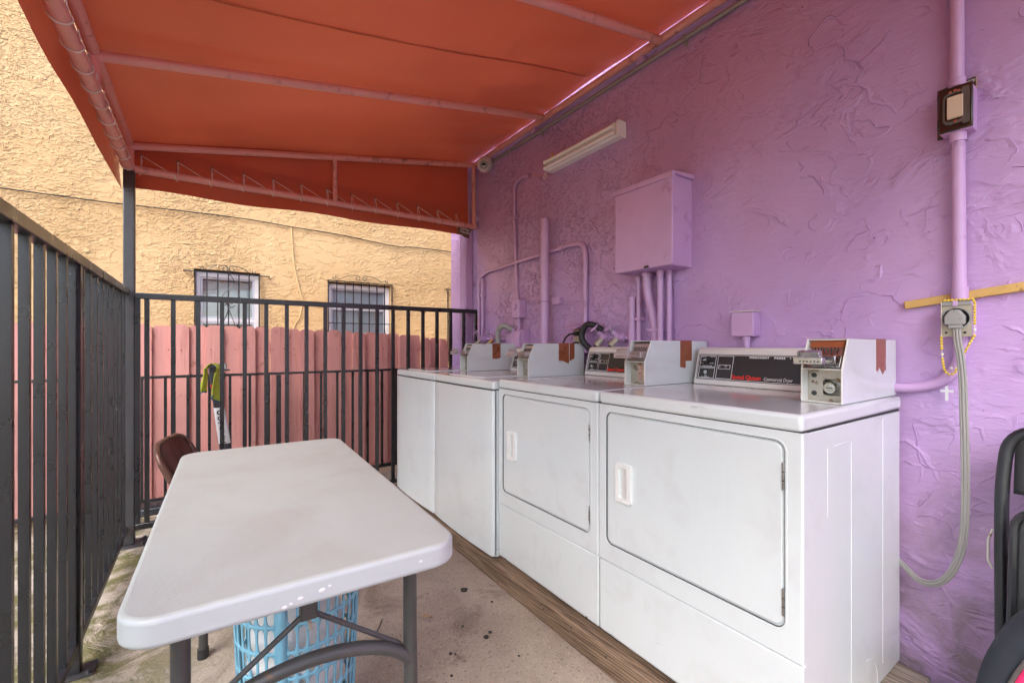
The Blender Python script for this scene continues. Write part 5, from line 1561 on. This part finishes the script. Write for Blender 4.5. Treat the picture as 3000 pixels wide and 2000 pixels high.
# ------------------------------------------------------------------ brown folding chair behind the table
ch = thing('folding_chair', 'brown metal folding chair tucked in at the far left corner of the table', 'chair', (0.08, 2.36, 0))
cy = 2.36
CR, SR = math.cos(-0.2), math.sin(-0.2)
def backp(u, v, e=0.0):
    # u across (y), v up the lean; hollow towards the sitter
    lean = math.radians(33 - 8 * v)
    h = 0.225 * v
    x = -0.035 - h * math.sin(lean) - 0.028 * math.sin(math.pi * u) + e
    z = 0.540 + h * math.cos(lean)
    lx, ly = x + 0.035, (u - 0.5) * 0.40
    return Vector((-0.035 + lx * CR - ly * SR, cy + lx * SR + ly * CR, z))
def inside(u, v):
    # rounded upper corners
    r = 0.30
    if v > 1 - r * 1.2:
        k = (v - (1 - r * 1.2)) / (r * 1.2)
        w = 1 - (1 - math.sqrt(max(0, 1 - k * k))) * 0.36
        u = 0.5 + (u - 0.5) * w
    return backp(u, v)
MB().grid(30, 20, inside).build('backrest', 'chair_brown', ch, solid=0.006, angle=180)
edge = [inside(0, k / 16) for k in range(17)] + [inside(k / 20, 1) for k in range(1, 20)] + [inside(1, 1 - k / 16) for k in range(17)]
MB().tube(edge, 0.010, 10).build('back_rim', 'chair_rim', ch)
for s in (0, 1):
    p = inside(s, 0)
    MB().tube(fillet([inside(s, 0.75), p, (p.x + 0.10, p.y, 0.43), (p.x + 0.33, p.y, 0.02)], 0.05), 0.0115, 10).build('leg', 'chair_rim', ch)
    MB().tube([(0.34, p.y - (0.02 if s else -0.02), 0.44), (-0.10, p.y - (0.02 if s else -0.02), 0.02)], 0.0105, 10).build('leg', 'chair_rim', ch)
MB().prism([(0.0, cy - 0.175), (0.36, cy - 0.185), (0.38, cy - 0.15), (0.38, cy + 0.15), (0.36, cy + 0.185), (0.0, cy + 0.175)], 'z', 0.432, 0.450).build('seat', 'chair_brown', ch, bevel=0.007)
MB().cyl((-0.06, cy - 0.18, 0.06), (-0.06, cy + 0.18, 0.06), 0.008, 8).build('stretcher', 'chair_rim', ch)

# ------------------------------------------------------------------ folded black chair against the wall
fc = thing('folded_chair', 'black folding chair folded up and leaning on the purple wall at the right', 'chair', (1.65, 0.03, 0))
lean = lambda z: 1.80 - 0.30 * (0.95 - z) * 0.55
yl, yr = 0.252, -0.18
P3 = lambda y, z, e=0.0: (lean(z) + e, y, z)
top = 0.925
fp_ = fillet([P3(yl - 0.022, 0.02), P3(yl - 0.004, 0.60), P3(yl, 0.78), P3(yl - 0.012, top), P3(yr + 0.012, top), P3(yr, 0.78), P3(yr + 0.004, 0.60), P3(yr + 0.022, 0.02)], 0.10, 8)
MB().tube(fp_, 0.0142, 14).build('frame', 'chair_black', fc)
MB().grid(16, 8, lambda u, v: P3(yl - 0.022 + (yr - yl + 0.044) * u, 0.755 + 0.150 * v, 0.012 * math.sin(math.pi * u))).build('backrest', 'vinyl_black', fc, solid=0.012, angle=180)
seat_o = rrect(yr + 0.045, yl - 0.036, 0.36, 0.735, 0.05, 6)
MB().prism(seat_o, 'x', 0, 0.024).xf(Matrix.Translation((1.668, 0, 0)) @ Matrix.Translation((0, 0, 0.55)) @ Matrix.Rotation(math.radians(9), 4, 'Y') @ Matrix.Translation((0, 0, -0.55))).build('seat', 'vinyl_black', fc, bevel=0.008, seg=3)
seat_r = [(1.668, p[0], p[1]) for p in rrect(yr + 0.042, yl - 0.033, 0.357, 0.738, 0.052, 6)]
ms = MB().tube(seat_r, 0.009, 8, closed=True)
ms.xf(Matrix.Translation((0.0, 0, 0.55)) @ Matrix.Translation((1.668, 0, 0)) @ Matrix.Rotation(math.radians(9), 4, 'Y') @ Matrix.Translation((-1.668, 0, -0.55))).build('seat_rim', 'chair_black', fc)
for y in (yl - 0.055, yr + 0.055):
    MB().tube([P3(y, 0.62, 0.05), P3(y, 0.02, 0.07)], 0.0125, 12).build('leg', 'chair_black', fc)
MB().cyl(P3(yl - 0.04, 0.16, 0.07), P3(yr + 0.04, 0.16, 0.07), 0.009, 8).build('stretcher', 'chair_black', fc)
MB().ball(P3(yl - 0.026, 0.590, -0.005), 0.008).build('rivet', 'brass', fc)
MB().cyl(P3(yl - 0.010, 0.59), P3(yl - 0.06, 0.585), 0.005, 8).build('hinge_pin', 'rust_steel', fc)
MB().tube([P3(yl + 0.012, 0.655, -0.01), P3(yl + 0.020, 0.625, -0.01), P3(yl + 0.019, 0.575, -0.01), P3(yl + 0.010, 0.555, -0.01)], 0.0028, 6).build('wire_clip', 'rust_steel', fc)

# ------------------------------------------------------------------ bag in the corner
bg_ = thing('fabric_bag', 'black and bright pink fabric bag at the bottom right corner', 'bag', (1.45, 0.0, 0))
def bagout(off):
    pts = []
    for k in range(41):
        a = math.pi * k / 40
        pts.append((0.02 + (0.245 - off) * math.copysign(abs(math.cos(a)) ** 0.8, math.cos(a)), 0.16 + (0.455 - off) * math.sin(a) ** 0.75))
    pts += [(-0.225 + off, 0.02 + off), (0.265 - off, 0.02 + off)]
    return pts
MB().prism(bagout(0.0), 'x', 1.46, 1.60).build('body', 'bag_black', bg_, bevel=0.035, seg=4)
MB().prism(bagout(0.052), 'x', 1.445, 1.4605).build('front_panel', 'bag_pink', bg_, bevel=0.006)
MB().tube([(1.455, p[0], p[1]) for p in bagout(0.050)], 0.006, 8, closed=True).build('piping', 'bag_piping', bg_)
MB().tube(fillet([(1.57, 0.05, 0.60), (1.60, 0.04, 0.66), (1.60, -0.02, 0.66), (1.57, -0.03, 0.60)], 0.03), 0.008, 8).build('handle', 'bag_black', bg_)

# ------------------------------------------------------------------ scooter in the alley
scr = thing('kick_scooter', 'dark grey kick scooter with a white lettered stem parked behind the far railing', 'scooter', (0.1, 3.6, 0))
SY = 3.60
s_top, s_bot = Vector((0.028, SY, 0.985)), Vector((0.138, SY, 0.16))
sdv_ = (s_bot - s_top)
def st_(z): return s_top + sdv_ * ((s_top.z - z) / (s_top.z - s_bot.z))
def stem(z0, z1, w0, w1, mat, nm, e=0.0):
    a, b = st_(z0), st_(z1)
    vs = []
    for p, w in ((a, w0), (b, w1)):
        for sx, sy in ((-1, -1), (-0.75, -1.25), (0.75, -1.25), (1, -1), (1, 1), (-1, 1)):
            vs.append((p.x + sx * w, SY + sy * (0.024 + e), p.z))
    n = 6
    return MB().add(vs, [tuple(range(n)), tuple(range(2 * n - 1, n - 1, -1))] + [(i, (i + 1) % n, n + (i + 1) % n, n + i) for i in range(n)]).build(nm, mat, scr, bevel=0.003)
stem(0.99, 0.728, 0.026, 0.031, 'scooter_grey', 'upper_stem')
stem(0.728, 0.484, 0.0312, 0.0352, 'scooter_white', 'stem_sleeve', 0.0006)
stem(0.484, 0.14, 0.035, 0.037, 'scooter_grey', 'lower_stem')
stem(0.885, 0.860, 0.0292, 0.0296, 'scooter_red', 'red_band', 0.001)
slv = scr.children[1]
yd_ = -(sdv_).normalized(); xd_ = yd_.cross(Vector((0, -1, 0))) * -1
xd_ = Vector((yd_.z, 0, -yd_.x))
for i, chh_ in enumerate('GOTRAX'):
    z = 0.693 - i * 0.0385
    c = st_(z)
    text('lettering', chh_, 0.040, Vector((c.x - 0.017, SY - 0.0312, z - 0.013)), xd_, yd_, 'print_black', slv, bold=0.0016, width=0.030, lift=0.001)
MB().cyl((0.026, 3.40, 0.998), (0.026, 3.80, 0.998), 0.012, 12).build('handlebar', 'scooter_grey', scr)
for y0_, y1_ in ((3.395, 3.51), (3.69, 3.805)):
    MB().cyl((0.026, y0_, 0.998), (0.026, y1_, 0.998), 0.0175, 14).build('grip', 'rubber', scr)
MB().box(0.035, 0.105, 3.53, 3.66, 0.985, 1.022).build('display', 'steel', scr, bevel=0.006)
MB().tube([(0.05, 3.52, 0.995), (0.09, 3.48, 0.985), (0.115, 3.44, 0.985)], 0.005, 8).build('brake_lever', 'scooter_grey', scr)
MB().tube(spline([(0.06, 3.53, 0.985), (0.095, 3.53, 0.95), (0.075, 3.55, 0.88), (0.06, 3.58, 0.80)], 6), 0.003, 6).build('brake_cable', 'rubber', scr)
MB().prism([(0.14, 3.535), (0.06, 3.525), (-0.50, 3.525), (-0.56, 3.55), (-0.56, 3.65), (-0.50, 3.675), (0.06, 3.675), (0.14, 3.665)], 'z', 0.095, 0.140).build('deck', 'scooter_grey', scr, bevel=0.008)
MB().box(-0.48, 0.04, 3.54, 3.66, 0.1405, 0.145).build('grip_pad', 'rubber', scr)
for x in (0.175, -0.60):
    wh = MB().tube([(x + 0.085 * math.cos(a), SY, 0.107 + 0.085 * math.sin(a)) for a in [2 * math.pi * k / 28 for k in range(28)]], 0.022, 10, closed=True).build('wheel', 'rubber', scr)
    MB().cyl((x, SY - 0.018, 0.107), (x, SY + 0.018, 0.107), 0.068, 24).build('rim', 'steel', wh)
    MB().box(x - 0.012, x + 0.012, SY - 0.034, SY + 0.034, 0.100, 0.114).build('axle', 'scooter_grey', wh)
MB().tube([(-0.60 + 0.118 * math.cos(a), SY, 0.107 + 0.118 * math.sin(a)) for a in [math.radians(20 + 10 * k) for k in range(15)]], 0.022, 8, flat=0.3).build('mudguard', 'scooter_grey', scr)

# towel over the near grip
tw_ = thing('towel', 'lime green towel with a blue edge draped over the scooter handle', 'towel', (0.03, 3.43, 0.9))
def tow(side):
    def f(u, v):
        # v from the top of the bar downwards, u across
        if side < 0:
            x = -0.004 - 0.016 * math.sin(min(1, v * 5) * math.pi / 2) + 0.006 * math.sin(5 * v)
            L = 0.150
            w = 0.030 + 0.006 * v
        else:
            x = 0.048 + 0.008 * math.sin(min(1, v * 5) * math.pi / 2) - 0.018 * math.sin(2.4 * v) + 0.028 * v * v * (u - 0.2)
            L = 0.17 + 0.09 * u
            w = 0.034 + 0.02 * v
        if v < 0.12:
            a = math.pi / 2 * (1 - v / 0.12)
            x = 0.026 + side * 0.030 * math.cos(a)
            z = 1.0 + 0.028 * math.sin(a)
        else:
            z = 1.0 - L * (v - 0.12) / 0.88
        y = 3.40 + 0.045 * u
        fold = 0.010 * math.sin(u * 9 + 2 * v) * (0.3 + v)
        return (x + (u - 0.5) * w * (0.4 + 0.6 * v) + fold, y + 0.012 * math.sin(7 * u + 4 * v), z)
    return f
for side in (-1, 1):
    fo = tow(side)
    MB().grid(24, 36, fo).build('drape', 'towel_green', tw_, solid=0.006, angle=180)
    MB().tube([Vector(fo(k / 24, 1.0)) - Vector((0, 0.002, 0)) for k in range(25)], 0.0042, 6).build('blue_edge', 'towel_blue', tw_)
